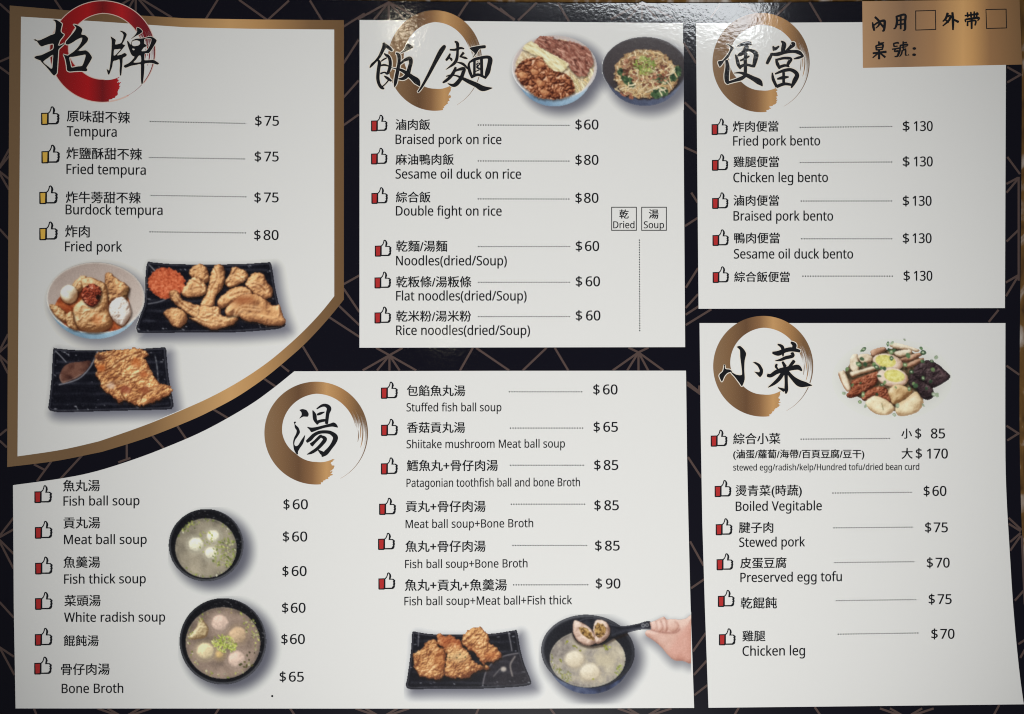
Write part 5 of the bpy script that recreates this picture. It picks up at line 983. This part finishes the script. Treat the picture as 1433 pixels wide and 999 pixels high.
brush_text('brush_lettering', h2, (590, 50), 11.755, polys=[[[(790, 200), (900, 172), (1045, 155), (1050, 203), (960, 215), (930, 250), (900, 300), (845, 350), (872, 290), (832, 250)]]], strokes=[
    [(-62, 930, 20), (0, 845, 34), (100, 670, 46), (230, 420, 60), (310, 270, 72), (365, 190, 62), (385, 160, 34)],
    [(545, 95, 22), (590, 130, 50), (592, 250, 40), (578, 380, 48), (530, 460, 45), (400, 556, 8)], [(465, 230, 24), (550, 230, 36), (640, 203, 36), (700, 215, 22)], [(470, 295, 24), (442, 355, 42), (402, 405, 34)], [(440, 352, 18), (488, 385, 36), (494, 415, 18)],
    [(692, 278, 42), (632, 350, 28)], [(640, 345, 18), (710, 362, 36), (756, 380, 14)], [(585, 437, 14), (680, 465, 40), (762, 545, 26)], [(562, 518, 36), (528, 600, 50), (470, 680, 48), (400, 740, 44), (348, 772, 24)],
    [(515, 602, 22), (600, 560, 36), (692, 545, 58), (680, 620, 55), (640, 710, 60), (570, 795, 64), (510, 815, 46), (430, 785, 12)], [(405, 668, 16), (480, 650, 28), (560, 655, 24), (650, 690, 40), (760, 745, 60), (900, 810, 74), (1010, 868, 82), (1162, 860, 12)],
    [(802, 415, 18), (775, 480, 36), (790, 580, 48), (832, 685, 40)], [(788, 440, 24), (860, 395, 45), (980, 362, 46), (1090, 352, 50), (1128, 395, 72), (1110, 500, 70), (1085, 600, 74), (1045, 705, 24)], [(815, 680, 46), (930, 640, 42), (1050, 690, 36)],
    [(870, 398, 40), (868, 640, 40)], [(985, 370, 46), (990, 650, 46)], [(900, 472, 24), (950, 455, 30), (912, 520, 30), (965, 548, 22), (880, 590, 16)]], halo='halo', hw=.9)

h3 = heading('bento heading in black brush characters over a gold brush ring')
brush_ring((1065, 87.5), 68, 69.5, 'gold', h3, 3)
brush_text('brush_lettering', h3, (995, 50), 10.236, polys=[[[(220, 115), (262, 125), (325, 175), (290, 230), (250, 310), (190, 360), (165, 400), (125, 445), (100, 390), (105, 365), (160, 355), (210, 300), (260, 230), (275, 160)]]], strokes=[
    [(222, 350, 36), (236, 450, 56), (224, 560, 62), (228, 650, 54), (246, 692, 18)], [(240, 672, 32), (330, 645, 36), (430, 612, 50), (505, 565, 36)], [(372, 152, 14), (450, 125, 50), (545, 105, 52), (578, 132, 14)], [(515, 140, 50), (492, 205, 66), (440, 262, 42), (378, 290, 16)],
    [(500, 250, 44), (490, 340, 46), (492, 430, 45), (490, 530, 45), (470, 592, 36)], [(350, 270, 18), (370, 330, 40), (390, 410, 46), (422, 474, 24)], [(380, 285, 22), (470, 222, 38), (560, 207, 36), (642, 258, 62), (635, 340, 60), (608, 448, 40)],
    [(418, 357, 22), (480, 330, 30), (548, 292, 22)], [(400, 457, 42), (490, 415, 36), (600, 437, 34)], [(328, 535, 10), (420, 530, 30), (500, 560, 50), (600, 610, 60), (690, 662, 76), (737, 722, 12)],
    [(1003, 75, 14), (1045, 120, 60), (1032, 200, 56), (1038, 262, 40)], [(1150, 100, 18), (1178, 122, 60), (1120, 180, 40), (1050, 242, 28)], [(888, 150, 22), (912, 190, 44), (975, 150, 22)], [(895, 195, 30), (892, 218, 12)],
    [(800, 402, 38), (840, 320, 46), (882, 248, 24)], [(850, 265, 30), (950, 265, 50), (1060, 235, 46), (1180, 225, 40), (1262, 242, 52), (1325, 297, 20)], [(1318, 297, 22), (1250, 315, 34), (1185, 332, 14)],
    [(928, 330, 18), (950, 400, 46), (985, 472, 32)], [(940, 345, 30), (1050, 320, 36), (1142, 332, 42), (1110, 390, 46), (1090, 442, 32)], [(980, 450, 40), (1060, 425, 36), (1122, 447, 16)],
    [(878, 530, 18), (890, 620, 42), (942, 735, 36)], [(918, 547, 22), (1040, 500, 42), (1150, 490, 46), (1232, 555, 56), (1195, 650, 60), (1150, 745, 22)], [(940, 728, 44), (1050, 690, 42), (1162, 705, 30)], [(1040, 525, 38), (1040, 690, 38)], [(948, 620, 22), (1030, 600, 46), (1112, 590, 18)]], halo='halo')

h4 = heading('soup heading, one black brush character inside a gold brush ring')
brush_ring((442.5, 606), 72.5, 72, 'gold', h4, 4)
brush_text('brush_lettering', h4, (400, 560), 11.1, polys=[
    [[(212, 153), (260, 138), (322, 155), (355, 210), (342, 255), (270, 255), (210, 285), (245, 230), (240, 185)]],
    [[(123, 342), (142, 332), (162, 340), (146, 360), (152, 382), (200, 430), (220, 500), (180, 570), (145, 620), (132, 680), (150, 712), (190, 700), (240, 620), (275, 570), (300, 538), (290, 610), (265, 680), (220, 745), (190, 800), (190, 842), (160, 830), (125, 760), (113, 650), (130, 580), (160, 520), (168, 470), (140, 425), (134, 372)]],
    [[(330, 415), (400, 425), (480, 415), (600, 385), (680, 365), (740, 345), (785, 370), (810, 425), (720, 410), (600, 430), (490, 465), (400, 497), (370, 460)]]], strokes=[
    [(418, 160, 14), (445, 230, 56), (455, 300, 52), (498, 372, 32)], [(480, 135, 18), (560, 85, 36), (625, 82, 48), (672, 128, 66), (650, 210, 52), (632, 365, 46)], [(488, 225, 28), (540, 205, 38), (602, 183, 12)], [(480, 342, 42), (560, 318, 42), (635, 310, 32)],
    [(325, 645, 40), (380, 600, 56), (440, 540, 50), (520, 500, 46), (620, 492, 46), (700, 508, 52), (770, 570, 72), (750, 650, 66), (690, 740, 56), (620, 820, 66), (560, 872, 24)], [(495, 768, 8), (560, 820, 54), (605, 838, 46)],
    [(395, 695, 60), (450, 645, 42), (530, 565, 42), (555, 540, 16)], [(548, 560, 34), (610, 602, 56), (560, 680, 52), (480, 760, 46), (400, 812, 40), (328, 842, 8)]])

h5 = heading('side dish heading in black brush characters over a gold brush ring')
brush_ring((1068, 512.5), 70, 70.5, 'gold', h5, 5)
brush_text('brush_lettering', h5, (995, 470), 9.553, polys=[
    [[(345, 147), (390, 135), (440, 180), (470, 240), (450, 330), (445, 450), (450, 580), (415, 672), (380, 630), (320, 550), (275, 500), (268, 478), (330, 515), (390, 525), (415, 510), (405, 400), (390, 280), (385, 190)]],
    [[(180, 383), (192, 440), (250, 450), (282, 476), (220, 495), (180, 540), (145, 612), (110, 540), (120, 510), (160, 470)]],
    [[(565, 355), (600, 350), (655, 380), (695, 450), (690, 510), (655, 552), (620, 520), (583, 480), (640, 485), (650, 460), (620, 400)]]], strokes=[
    [(822, 225, 28), (900, 232, 62), (990, 195, 52), (1080, 180, 52), (1190, 205, 34)], [(892, 112, 18), (955, 155, 44), (962, 272, 18)], [(1070, 85, 26), (1115, 125, 54), (1100, 185, 42)], [(1080, 225, 40), (1092, 268, 42), (1000, 292, 42), (930, 320, 32), (858, 332, 8)],
    [(880, 378, 28), (868, 410, 32), (892, 445, 18)], [(955, 345, 26), (990, 410, 46)], [(1112, 332, 42), (1070, 385, 38), (1036, 415, 18)], [(752, 525, 40), (800, 530, 46), (880, 480, 56), (980, 450, 62), (1080, 430, 56), (1160, 420, 62), (1214, 465, 20)],
    [(970, 478, 50), (920, 560, 50), (850, 630, 40), (765, 687, 10)], [(1000, 465, 50), (1005, 600, 40), (1006, 720, 46), (1000, 772, 16)], [(895, 690, 10), (980, 728, 46)], [(1010, 465, 40), (1090, 560, 52), (1180, 632, 82), (1260, 648, 62), (1350, 662, 8)]], halo='halo')

SMALL = {
    'inside': [[(100, 165, 8), (108, 205, 16), (116, 238, 12)], [(105, 197, 10), (150, 165, 12), (202, 150, 16), (207, 185, 16), (200, 235, 14), (184, 240, 6)], [(122, 118, 14), (160, 158, 14), (155, 190, 12), (128, 217, 6)], [(160, 163, 12), (197, 207, 14)],
               [(310, 110, 12), (316, 160, 16), (302, 212, 12), (284, 222, 6)], [(310, 115, 12), (386, 98, 14), (386, 160, 16), (386, 225, 14), (368, 236, 6)], [(315, 150, 10), (380, 140, 10)], [(310, 187, 10), (380, 178, 10)], [(348, 105, 13), (348, 225, 12)]],
    'takeaway': [[(762, 83, 16), (745, 130, 14), (718, 157, 8)], [(755, 115, 12), (786, 110, 14), (770, 150, 14), (718, 197, 8)], [(740, 140, 10), (768, 167, 14)], [(803, 78, 14), (808, 150, 17), (808, 232, 10)], [(812, 140, 12), (857, 162, 16)],
                 [(912, 107, 10), (1032, 90, 14)], [(935, 78, 10), (938, 120, 12)], [(965, 74, 10), (967, 120, 12)], [(995, 70, 10), (995, 118, 12)], [(1020, 75, 8), (1016, 115, 12)], [(913, 140, 8), (920, 162, 10)], [(918, 140, 12), (1032, 125, 14), (1024, 152, 6)], [(936, 155, 10), (936, 197, 12)], [(935, 160, 10), (1005, 150, 12), (1002, 192, 10)], [(972, 133, 14), (972, 222, 12)]],
    'table': [[(155, 333, 10), (160, 362, 14)], [(162, 350, 10), (202, 344, 8)], [(130, 370, 10), (136, 410, 12)], [(130, 372, 10), (190, 360, 13), (185, 406, 10)], [(135, 389, 8), (185, 383, 8)], [(135, 408, 9), (185, 403, 9)], [(103, 437, 12), (222, 424, 15)], [(158, 403, 14), (158, 488, 14)], [(150, 435, 12), (102, 477, 8)], [(166, 435, 10), (212, 472, 14)],
              [(285, 350, 10), (291, 380, 10)], [(285, 352, 10), (326, 345, 11), (320, 376, 8)], [(291, 378, 8), (320, 374, 8)], [(272, 402, 8), (336, 392, 11)], [(302, 400, 10), (295, 420, 10), (330, 420, 13), (320, 460, 12), (294, 467, 6)], [(370, 333, 9), (370, 360, 11)], [(375, 345, 8), (402, 341, 8)], [(345, 365, 9), (340, 420, 11), (323, 467, 6)],
              [(345, 368, 10), (406, 360, 12), (399, 377, 6)], [(355, 386, 8), (396, 380, 8)], [(370, 370, 10), (373, 400, 9), (397, 398, 7)], [(362, 410, 10), (355, 442, 10), (338, 467, 6)], [(362, 412, 8), (390, 408, 10), (392, 450, 11), (412, 466, 14), (418, 446, 5)], [(468, 388, 22), (468, 402, 22)], [(466, 443, 22), (466, 457, 22)]],
}
for k, lb in (('inside', 'dine in characters'), ('takeaway', 'take out characters'), ('table', 'table number characters')):
    brush_text('order_lettering', tag_panel, (1205, 5), 6.285, strokes=SMALL[k], label=lb, fat=1.45)

def frame(name, quad, w, parent, z=12, label=None):
    c = np.array(quad, float); m = c.mean(0)
    V = [tuple(p) for p in c] + [tuple(p + (m - p) / np.abs(m - p) * w) for p in c]
    return link(name, mesh_px(name, V, [(i, (i + 1) % 4, 4 + (i + 1) % 4, 4 + i) for i in range(4)], Z(z), [M['text']]), parent, label)
T = lambda pts: [(1205 + x / 6.285, 5 + y / 6.285) for x, y in pts]
frame('checkbox', T([(476, 61), (657, 56), (660, 231), (477, 237)]), 1.25, tag_panel)
frame('checkbox', T([(1094, 48), (1279, 45), (1283, 218), (1100, 223)]), 1.25, tag_panel)

# ---------------------------------------------------------------- menu lines
icon_me = {}
def icon_mesh(kind):
    q = lambda pts: [((x - 343) / 178.0, (y - 705) / 178.0) for x, y in pts]
    outer = q([(343, 768), (410, 766), (425, 750), (433, 727), (435, 712), (447, 704), (460, 708), (474, 725), (479, 746), (471, 770), (500, 771), (521, 788), (517, 808), (521, 822), (516, 838), (517, 853), (508, 871), (490, 879), (412, 879), (404, 885), (350, 885), (343, 878)])
    hand = q([(413, 775), (430, 757), (441, 731), (444, 715), (452, 714), (457, 735), (454, 760), (452, 781), (490, 780), (503, 789), (496, 804), (504, 816), (496, 829), (503, 841), (494, 853), (484, 867), (413, 869)])
    cuff = q([(352, 776), (403, 774), (400, 873), (356, 876)])
    V, F, I = [], [], []
    for i, (lp, mi) in enumerate(((outer, 0), (hand, 1), (cuff, 2))):
        v, f = fill_loops([lp])
        if i: v = v.mean(0) + (v - v.mean(0)) * (.92, .95)
        k = len(V); V += [(x * S, -y * S, i * 2.0e-6) for x, y in v]; F += [tuple(a + k for a in p) for p in f]; I += [mi] * len(f)
    me = bpy.data.meshes.new('thumb_icon'); me.from_pydata(V, [], F)
    for m in (M['text'], M['paper'], M[kind]): me.materials.append(m)
    me.polygons.foreach_set('material_index', I); me.update()
    bm = bmesh.new(); bm.from_mesh(me)
    bmesh.ops.reverse_faces(bm, faces=[f for f in bm.faces if f.normal.z < 0]); bm.to_mesh(me); bm.free()
    return me
first_icon = {k: bpy.data.objects.new('thumb_icon', icon_mesh(k)) for k in ('cuff_red', 'cuff_yellow')}

def thumb(x, y, w, parent, kind):
    o = first_icon[kind].copy(); COL.objects.link(o); o.parent = parent
    o.location = (*w2(x, y), Z(12)); o.scale = (w, w, 1)

def leader(x0, y0, x1, y1, parent, step=3.5):
    n = int(math.hypot(x1 - x0, y1 - y0) / step); V, F = [], []
    ux, uy = (x1 - x0) / n, (y1 - y0) / n; l = math.hypot(ux, uy); dx, dy = ux / l * .85, uy / l * .85; nx, ny = -uy / l * .8, ux / l * .8
    for i in range(n + 1):
        x, y = x0 + ux * i, y0 + uy * i; k = len(V)
        V += [(x - dx - nx, y - dy - ny), (x + dx - nx, y + dy - ny), (x + dx + nx, y + dy + ny), (x - dx + nx, y - dy + ny)]; F.append((k, k + 1, k + 2, k + 3))
    link('dotted_leader', mesh_px('dotted_leader', V, F, Z(12), [M['leader']]), parent)

def price(items, parent): text_obj('price', items, parent)

# (characters, x0, x1, yc0, yc1, English, x0, x1, base0, base1, cap, icon x, y, w, leader or None, $ x0, x1, digits, x0, x1, base)
LINES = [
    ('原味甜不辣', 93.7, 181.9, 162, 164.5, 'Tempura', 93.7, 163.2, 190.4, 191.4, 14, 57.5, 148.7, 26, (210.6, 170, 342.3, 172.7), 357.3, 366, '75', 370.5, 390.2, 175.7),
    ('炸鹽酥甜不辣', 93.2, 198.6, 214, 215.8, 'Fried tempura', 93.2, 203.9, 243.2, 244.6, 13.6, 58, 202.4, 26, (209.9, 220.4, 341.5, 222.4), 356.7, 365.3, '75', 370.2, 389.8, 225.7),
    ('炸牛蒡甜不辣', 92.5, 196.9, 275.8, 276.6, 'Burdock tempura', 92, 227.4, 299.8, 300.8, 13.6, 55, 259.4, 26, (211.9, 273.4, 343.8, 275.4), 356.3, 364.8, '75', 369.8, 389.7, 282.9),
    ('炸肉', 91.5, 125.4, 323.4, 323.8, 'Fried pork', 91.2, 170.7, 351.5, 352, 13.6, 55, 309.9, 26, (210.1, 324.4, 343.3, 325.9), 356, 364.5, '80', 369, 389.7, 335.6),
    ('滷肉飯', 553.7, 601.9, 174.2, 174.2, 'Braised pork on rice', 553.7, 701.6, 201.4, 201.6, 13.2, 519.2, 160.5, 23.2, (669.4, 174.9, 796, 175.4), 805.5, 814, '60', 817.5, 837.3, 181),
    ('麻油鴨肉飯', 553.7, 634.9, 223, 223, 'Sesame oil duck on rice', 553.7, 729.1, 249.8, 250, 13.2, 519.2, 206.7, 23.2, (669.4, 225.2, 796, 225.4), 805.5, 814, '80', 817.5, 837.3, 230.4),
    ('綜合飯', 554.2, 602.4, 275.7, 275.7, 'Double fight on rice', 554.2, 701.9, 301.5, 301.7, 13.2, 519.7, 261.9, 23.2, (669.4, 278.3, 796, 278.5), 805.5, 814, '80', 817.5, 837.3, 283.6),
    ('乾麵/湯麵', 554.5, 625.7, 344.2, 344.2, 'Noodles(dried/Soup)', 554.5, 709.1, 371.2, 371.2, 13.2, 524.5, 335.5, 23.4, (670.1, 345, 796.5, 345), 806, 814.5, '60', 818.8, 838.3, 351),
    ('乾粄條/湯粄條', 554.5, 659.4, 394.2, 394.2, 'Flat noodles(dried/Soup)', 554.5, 736.8, 420.4, 420.4, 13.2, 524, 380, 23.4, (670.1, 395, 796.5, 395), 806, 814.5, '60', 819.8, 839.5, 400.4),
    ('乾米粉/湯米粉', 554.5, 659.1, 442.2, 442.2, 'Rice noodles(dried/Soup)', 554.5, 741.6, 468.6, 468.6, 13.2, 524, 429, 23.4, (670.1, 443, 796.5, 443), 806, 814.5, '60', 820.3, 840, 448.2),
    ('炸肉便當', 1025.8, 1089.1, 176.9, 176.5, 'Fried pork bento', 1026.1, 1147.5, 203.7, 203.3, 13.2, 995.7, 165.7, 23, (1120, 178.2, 1247.3, 177), 1263.6, 1272.6, '130', 1279, 1305, 183.1),
    ('雞腿便當', 1026.6, 1089.9, 226.3, 226.1, 'Chicken leg bento', 1026.3, 1158.5, 254.9, 254.6, 13.2, 996.2, 215.7, 23, (1120.5, 227.4, 1247.5, 226.7), 1263.6, 1272.6, '130', 1279, 1305, 232.6),
    ('滷肉便當', 1026.6, 1089.9, 280.3, 280.3, 'Braised pork bento', 1026.6, 1165.7, 308.6, 308.6, 13.2, 996.5, 269.1, 23, (1121.3, 281.3, 1247.3, 281.2), 1263.6, 1272, '130', 1277.2, 1303.4, 287.7),
    ('鴨肉便當', 1027.6, 1090.9, 332.9, 332.9, 'Sesame oil duck bento', 1027.1, 1193.7, 361.7, 361.7, 13.2, 997, 320.9, 23, (1122, 334.1, 1247.5, 334.1), 1263.6, 1272, '130', 1277.2, 1303.4, 340),
    ('綜合飯便當', 1027.6, 1104.9, 387.2, 387.2, None, 0, 0, 0, 0, 0, 997.2, 372.7, 23, (1123.6, 386.4, 1248.6, 386.4), 1264.7, 1273.2, '130', 1279, 1304.5, 392.6),
    ('魚丸湯', 88.3, 139.6, 679.6, 679.2, 'Fish ball soup', 89, 195.1, 707.5, 706.8, 13, 48.1, 678.9, 24.8, None, 397, 405.1, '60', 409.9, 430.7, 712.4),
    ('貢丸湯', 89, 140, 731.5, 731.2, 'Meat ball soup', 89.8, 205.2, 761.4, 761, 13, 48.8, 728.8, 24.8, None, 396.1, 404.5, '60', 409, 429.8, 757.5),
    ('魚羹湯', 89, 140, 786.6, 786.3, 'Fish thick soup', 89.9, 203.9, 816.7, 816, 13, 49.1, 778.8, 24.8, None, 395.5, 403.6, '60', 408.4, 428.9, 805.8),
    ('菜頭湯', 90.3, 140.7, 840.4, 840.1, 'White radish soup', 89.8, 231, 870.2, 869.6, 13, 49, 828.3, 24.8, None, 394.9, 403.3, '60', 407.2, 427.4, 857.2),
    ('餛飩湯', 89.2, 137.9, 896.3, 896.3, None, 0, 0, 0, 0, 0, 48.7, 878.6, 24.8, None, 394, 402.4, '60', 406, 426.5, 901),
    ('骨仔肉湯', 85.7, 153.4, 936.4, 936.1, 'Bone Broth', 86.5, 172.4, 969.8, 969.4, 13, 47.9, 918.8, 24.8, None, 391.6, 400, '65', 404.5, 425, 953.6),
    ('包餡魚丸湯', 569.5, 650.9, 546.5, 546.5, 'Stuffed fish ball soup', 569, 701.6, 575.6, 575.4, 11.5, 533, 534, 23.8, (712.9, 548.2, 813.8, 548.2), 830.5, 839, '60', 844, 864, 551.7),
    ('香菇貢丸湯', 569.5, 650.7, 598, 598, 'Shiitake mushroom Meat ball soup', 569, 790.5, 627.2, 626.2, 11.5, 533.2, 586, 23.8, (714.4, 599, 815.3, 599), 831, 839.3, '65', 844.5, 864.5, 604),
    ('鱈魚丸+骨仔肉湯', 569.5, 696.6, 651.3, 651, 'Patagonian toothfish ball and bone Broth', 569, 811.5, 681.4, 680.3, 11.5, 533, 640, 23.8, (714.6, 651, 816, 651), 831.8, 840.3, '85', 845, 865, 657.4),
    ('貢丸+骨仔肉湯', 568, 679.4, 708.6, 708.3, 'Meat ball soup+Bone Broth', 567.7, 746.1, 739, 737.6, 11.5, 530.5, 696.5, 23.8, (715.6, 705.5, 818, 705.5), 832, 840.5, '85', 845.8, 865.8, 713.7),
    ('魚丸+骨仔肉湯', 567.5, 679.4, 764.4, 764, 'Fish ball soup+Bone Broth', 567, 738.1, 795, 793.8, 11.5, 529, 745.5, 23.8, (717.9, 763.2, 820.5, 763.2), 833, 841.8, '85', 846.8, 867, 770.2),
    ('魚丸+貢丸+魚羹湯', 566.7, 709.1, 818.6, 818.2, 'Fish ball soup+Meat ball+Fish thick', 566, 800.5, 847, 845.4, 11.8, 529.5, 801, 23.8, (718.9, 818.4, 822.3, 818.2), 834, 842.3, '90', 848, 868, 823.2),
    ('綜合小菜', 1026.2, 1091.9, 613.9, 613.3, None, 0, 0, 0, 0, 0, 994.5, 601.2, 23.6, (1121.1, 614.5, 1244.3, 613.5), 1281, 1289, '85', 1302.8, 1322.3, 613.2),
    ('燙青菜(時蔬)', 1029.5, 1121.9, 687.7, 687, 'Boiled Vegitable', 1029.7, 1149.9, 714.9, 713.9, 13, 1000, 671.7, 23.6, (1165.6, 689.9, 1274.8, 688.9), 1292.8, 1300.8, '60', 1305, 1324.2, 693.7),
    ('腱子肉', 1034.2, 1081.9, 738, 737.7, 'Stewed pork', 1034.5, 1126.4, 765.2, 764.4, 13, 1001.5, 725.2, 23.6, (1167.1, 738.6, 1276, 737.6), 1294.8, 1303, '75', 1306.8, 1326.2, 744.6),
    ('皮蛋豆腐', 1036, 1100.4, 787.7, 787.2, 'Preserved egg tofu', 1036.2, 1177.9, 814.5, 813, 13, 1002.7, 774.2, 23.6, (1168.6, 787.2, 1277.8, 786), 1297.3, 1305.3, '70', 1309.5, 1328.7, 794),
    ('乾餛飩', 1036.7, 1086.9, 843.6, 843.2, None, 0, 0, 0, 0, 0, 1004.5, 825.5, 23.6, (1170.9, 840.4, 1281, 839), 1299.8, 1308, '75', 1312.3, 1331.5, 845),
    ('雞腿', 1039, 1070.9, 889.9, 889.5, 'Chicken leg', 1039.2, 1126.4, 917.6, 916.8, 13.4, 1006, 879.2, 23.6, (1173.1, 887.4, 1284.3, 885.7), 1303.5, 1312, '70', 1316, 1335.5, 893.6),
]
for L in LINES:
    e = bpy.data.objects.new('menu_line', None); COL.objects.link(e); e.parent = menu; e.empty_display_size = .01
    what = L[5] or {'綜合飯便當': 'mixed rice bento without English', '餛飩湯': 'wonton soup without English', '綜合小菜': 'assorted side dish in two sizes', '乾餛飩': 'dry wonton without English'}[L[0]]
    e['label'] = 'menu line %s at $%s' % (what, L[17])
    text_obj('dish_name', [('C', L[0], L[1], L[2], L[3], L[4], 0)], e)
    if L[5]: text_obj('dish_translation', [('L', L[5], L[6], L[7], L[8], L[9], L[10])], e)
    thumb(L[11], L[12], L[13], e, 'cuff_yellow' if L[11] < 60 and L[12] < 330 else 'cuff_red')
    if L[14]: leader(*L[14], e)
    pc = [('L', '$', L[15], L[16], L[20], L[20], 13.4), ('L', L[17], L[18], L[19], L[20], L[20], 13.6)]
    if L[0] == '綜合小菜':
        text_obj('price', pc + [('C', '小', 1261.5, 1276, 606.7, 606.5, 0)], e)
        text_obj('price', [('C', '大', 1261.8, 1277, 634.4, 634.2, 0), ('L', '$', 1281.8, 1290, 641.2, 641.2, 13.4), ('L', '170', 1297.3, 1326.2, 641.5, 641.3, 13.6)], e)
        text_obj('dish_name', [('C', '(滷蛋/蘿蔔/海帶/百頁豆腐/豆干)', 1026.2, 1209.3, 636.2, 635.8, 0)], e)
        text_obj('dish_translation', [('L', 'stewed egg/radish/kelp/Hundred tofu/dried bean curd', 1026.2, 1286.3, 658.4, 657.4, 8.8)], e)
    else:
        text_obj('price', pc, e)

# dry / soup tick boxes and the dotted column between them
for (x0, x1, ch, c0, c1, en, e0, e1, lb) in ((855.4, 891.1, '乾', 866.9, 879.6, 'Dried', 858.3, 887.8, 'boxed word Dried'), (897.4, 933.1, '湯', 908.2, 921.4, 'Soup', 901, 929.1, 'boxed word Soup')):
    e = frame('option_box', [(x0, 289.4), (x1, 289.4), (x1, 322.8), (x0, 322.8)], 1.15, menu, 12, lb)
    text_obj('option_word', [('C', ch, c0, c1, 299.4, 299.4, 0), ('L', en, e0, e1, 319.3, 319.3, 9.6)], e)
leader(894.8, 336, 895.3, 462.6, menu, 3.4)
t = np.linspace(0, 2 * math.pi, 9)[:-1]
link('printed_speck', mesh_px('printed_speck', [(381 + 1.6 * math.cos(a), 974 + 1.6 * math.sin(a)) for a in t], [tuple(range(8))], Z(12), [M['leader']]), menu)

# ---------------------------------------------------------------- printed food pictures
def picture_mesh(name, mask, rgb, d, z, gain):
    h, w = mask.shape
    cell = mask[:-1, :-1]
    ys, xs = np.nonzero(cell)
    if len(ys) == 0: return None
    quads = np.stack([ys * w + xs, (ys + 1) * w + xs, (ys + 1) * w + xs + 1, ys * w + xs + 1], 1)
    used, inv = np.unique(quads, return_inverse=True); quads = inv.reshape(-1, 4)
    px, py = d.PX.ravel()[used], d.PY.ravel()[used]
    co = np.stack([(px - CX) * S, (CY - py) * S, np.full(len(px), z)], 1)
    me = bpy.data.meshes.new(name)
    nf = len(quads)
    me.vertices.add(len(used)); me.vertices.foreach_set('co', co.ravel())
    me.loops.add(nf * 4); me.loops.foreach_set('vertex_index', quads.ravel().astype(np.int32))
    me.polygons.add(nf); me.polygons.foreach_set('loop_start', np.arange(nf, dtype=np.int32) * 4)
    me.update(calc_edges=True)
    at = me.attributes.new('ink', 'FLOAT_COLOR', 'POINT')
    # colour of a mesh point: the layer's own colour, taken from inside the layer at its border
    c = np.clip(lin(np.clip(rgb, 0, 255)) * gain, 0, .9)
    src = c.reshape(-1, 3)[used]
    out = ~mask.ravel()[used]
    if out.any():
        acc = np.zeros((len(used), 3)); cnt = np.zeros(len(used))
        fc = c[ys, xs]
        for k in range(4): np.add.at(acc, quads[:, k], fc); np.add.at(cnt, quads[:, k], 1)
        src = np.where(out[:, None], acc / np.maximum(cnt, 1)[:, None], src)
    at.data.foreach_set('color', np.concatenate([src, np.ones((len(used), 1))], 1).ravel().astype(np.float32))
    me.materials.append(M['photo'])
    return me

def ndil(m, r=2):
    o = m.copy()
    for _ in range(r):
        p = o.copy(); p[1:] |= o[:-1]; p[:-1] |= o[1:]; p[:, 1:] |= o[:, :-1]; p[:, :-1] |= o[:, 1:]; o = p
    return o

BASE = {0: 30, 2: 17, 4: 24}                     # pictures that overlap their neighbours sit a few ink layers higher
ORDER = [1, 2, 0, 3, 4, 5, 6, 7, 8, 9]
PG = 0.5
page_shadow = np.ones((int(999 / PG) + 2, int(1433 / PG) + 2, 3)); page_solid = np.zeros(page_shadow.shape[:2], np.int8)
painted = {k: DISHES[k][0]() for k in ORDER}
def page_index(d): return np.clip((d.PY / PG).round().astype(int), 0, page_solid.shape[0] - 1), np.clip((d.PX / PG).round().astype(int), 0, page_solid.shape[1] - 1)
def stamp(d, mask, arr, val):
    iy, ix = page_index(d)
    for oy in (-1, 0, 1):
        for ox in (-1, 0, 1):
            yy, xx = np.clip(iy + oy, 0, arr.shape[0] - 1), np.clip(ix + ox, 0, arr.shape[1] - 1)
            arr[yy[mask], xx[mask]] = val if np.isscalar(val) else val[mask]
for k, d in painted.items():
    for nm, mask, rgb in d.layers:
        if nm in ('bowl', 'tray', 'hand', 'ladle'): stamp(d, mask, page_solid, k + 1)
for k in ORDER:
    d, lb = painted[k], DISHES[k][1]
    gain = float(lin((204, 204, 203))[1] * GAIN / lin(d.white)[1])
    e = bpy.data.objects.new('food_picture', None); COL.objects.link(e); e.parent = menu; e.empty_display_size = .01; e['label'] = 'printed picture of ' + lb
    iy, ix = page_index(d)
    shadows = [q for q in d.layers if q[0] == 'printed_shadow']
    if shadows:                                   # all drop shadows of one picture are one printed tone, over the neighbours' tone
        rgb = shadows[-1][2].copy(); mask = np.any([q[1] for q in shadows], axis=0)
        for q in shadows[:-1]: rgb = np.where((~shadows[-1][1] & q[1])[..., None], q[2], rgb)
        rel = (rgb / d.white) * page_shadow[iy, ix]
        mask = mask & ((page_solid[iy, ix] == 0) | (page_solid[iy, ix] == k + 1))
        own = np.any([q[1] for q in d.layers if q[0] in ('bowl', 'tray', 'hand', 'ladle')] or [np.zeros_like(mask)], axis=0)
        m2 = mask & ndil(~own, 3)
        me = picture_mesh('printed_shadow', m2, rel * d.white, d, Z(4) + ORDER.index(k) * 3e-7, gain)
        if me: link('printed_shadow', me, e)
        stamp(d, mask, page_shadow, rel)
    n = 0
    for nm, mask, rgb in d.layers:
        if nm == 'printed_shadow': continue
        me = picture_mesh(nm, mask, rgb, d, Z(BASE.get(k, 5) + n), gain); n += 1
        if me: link(nm, me, e)
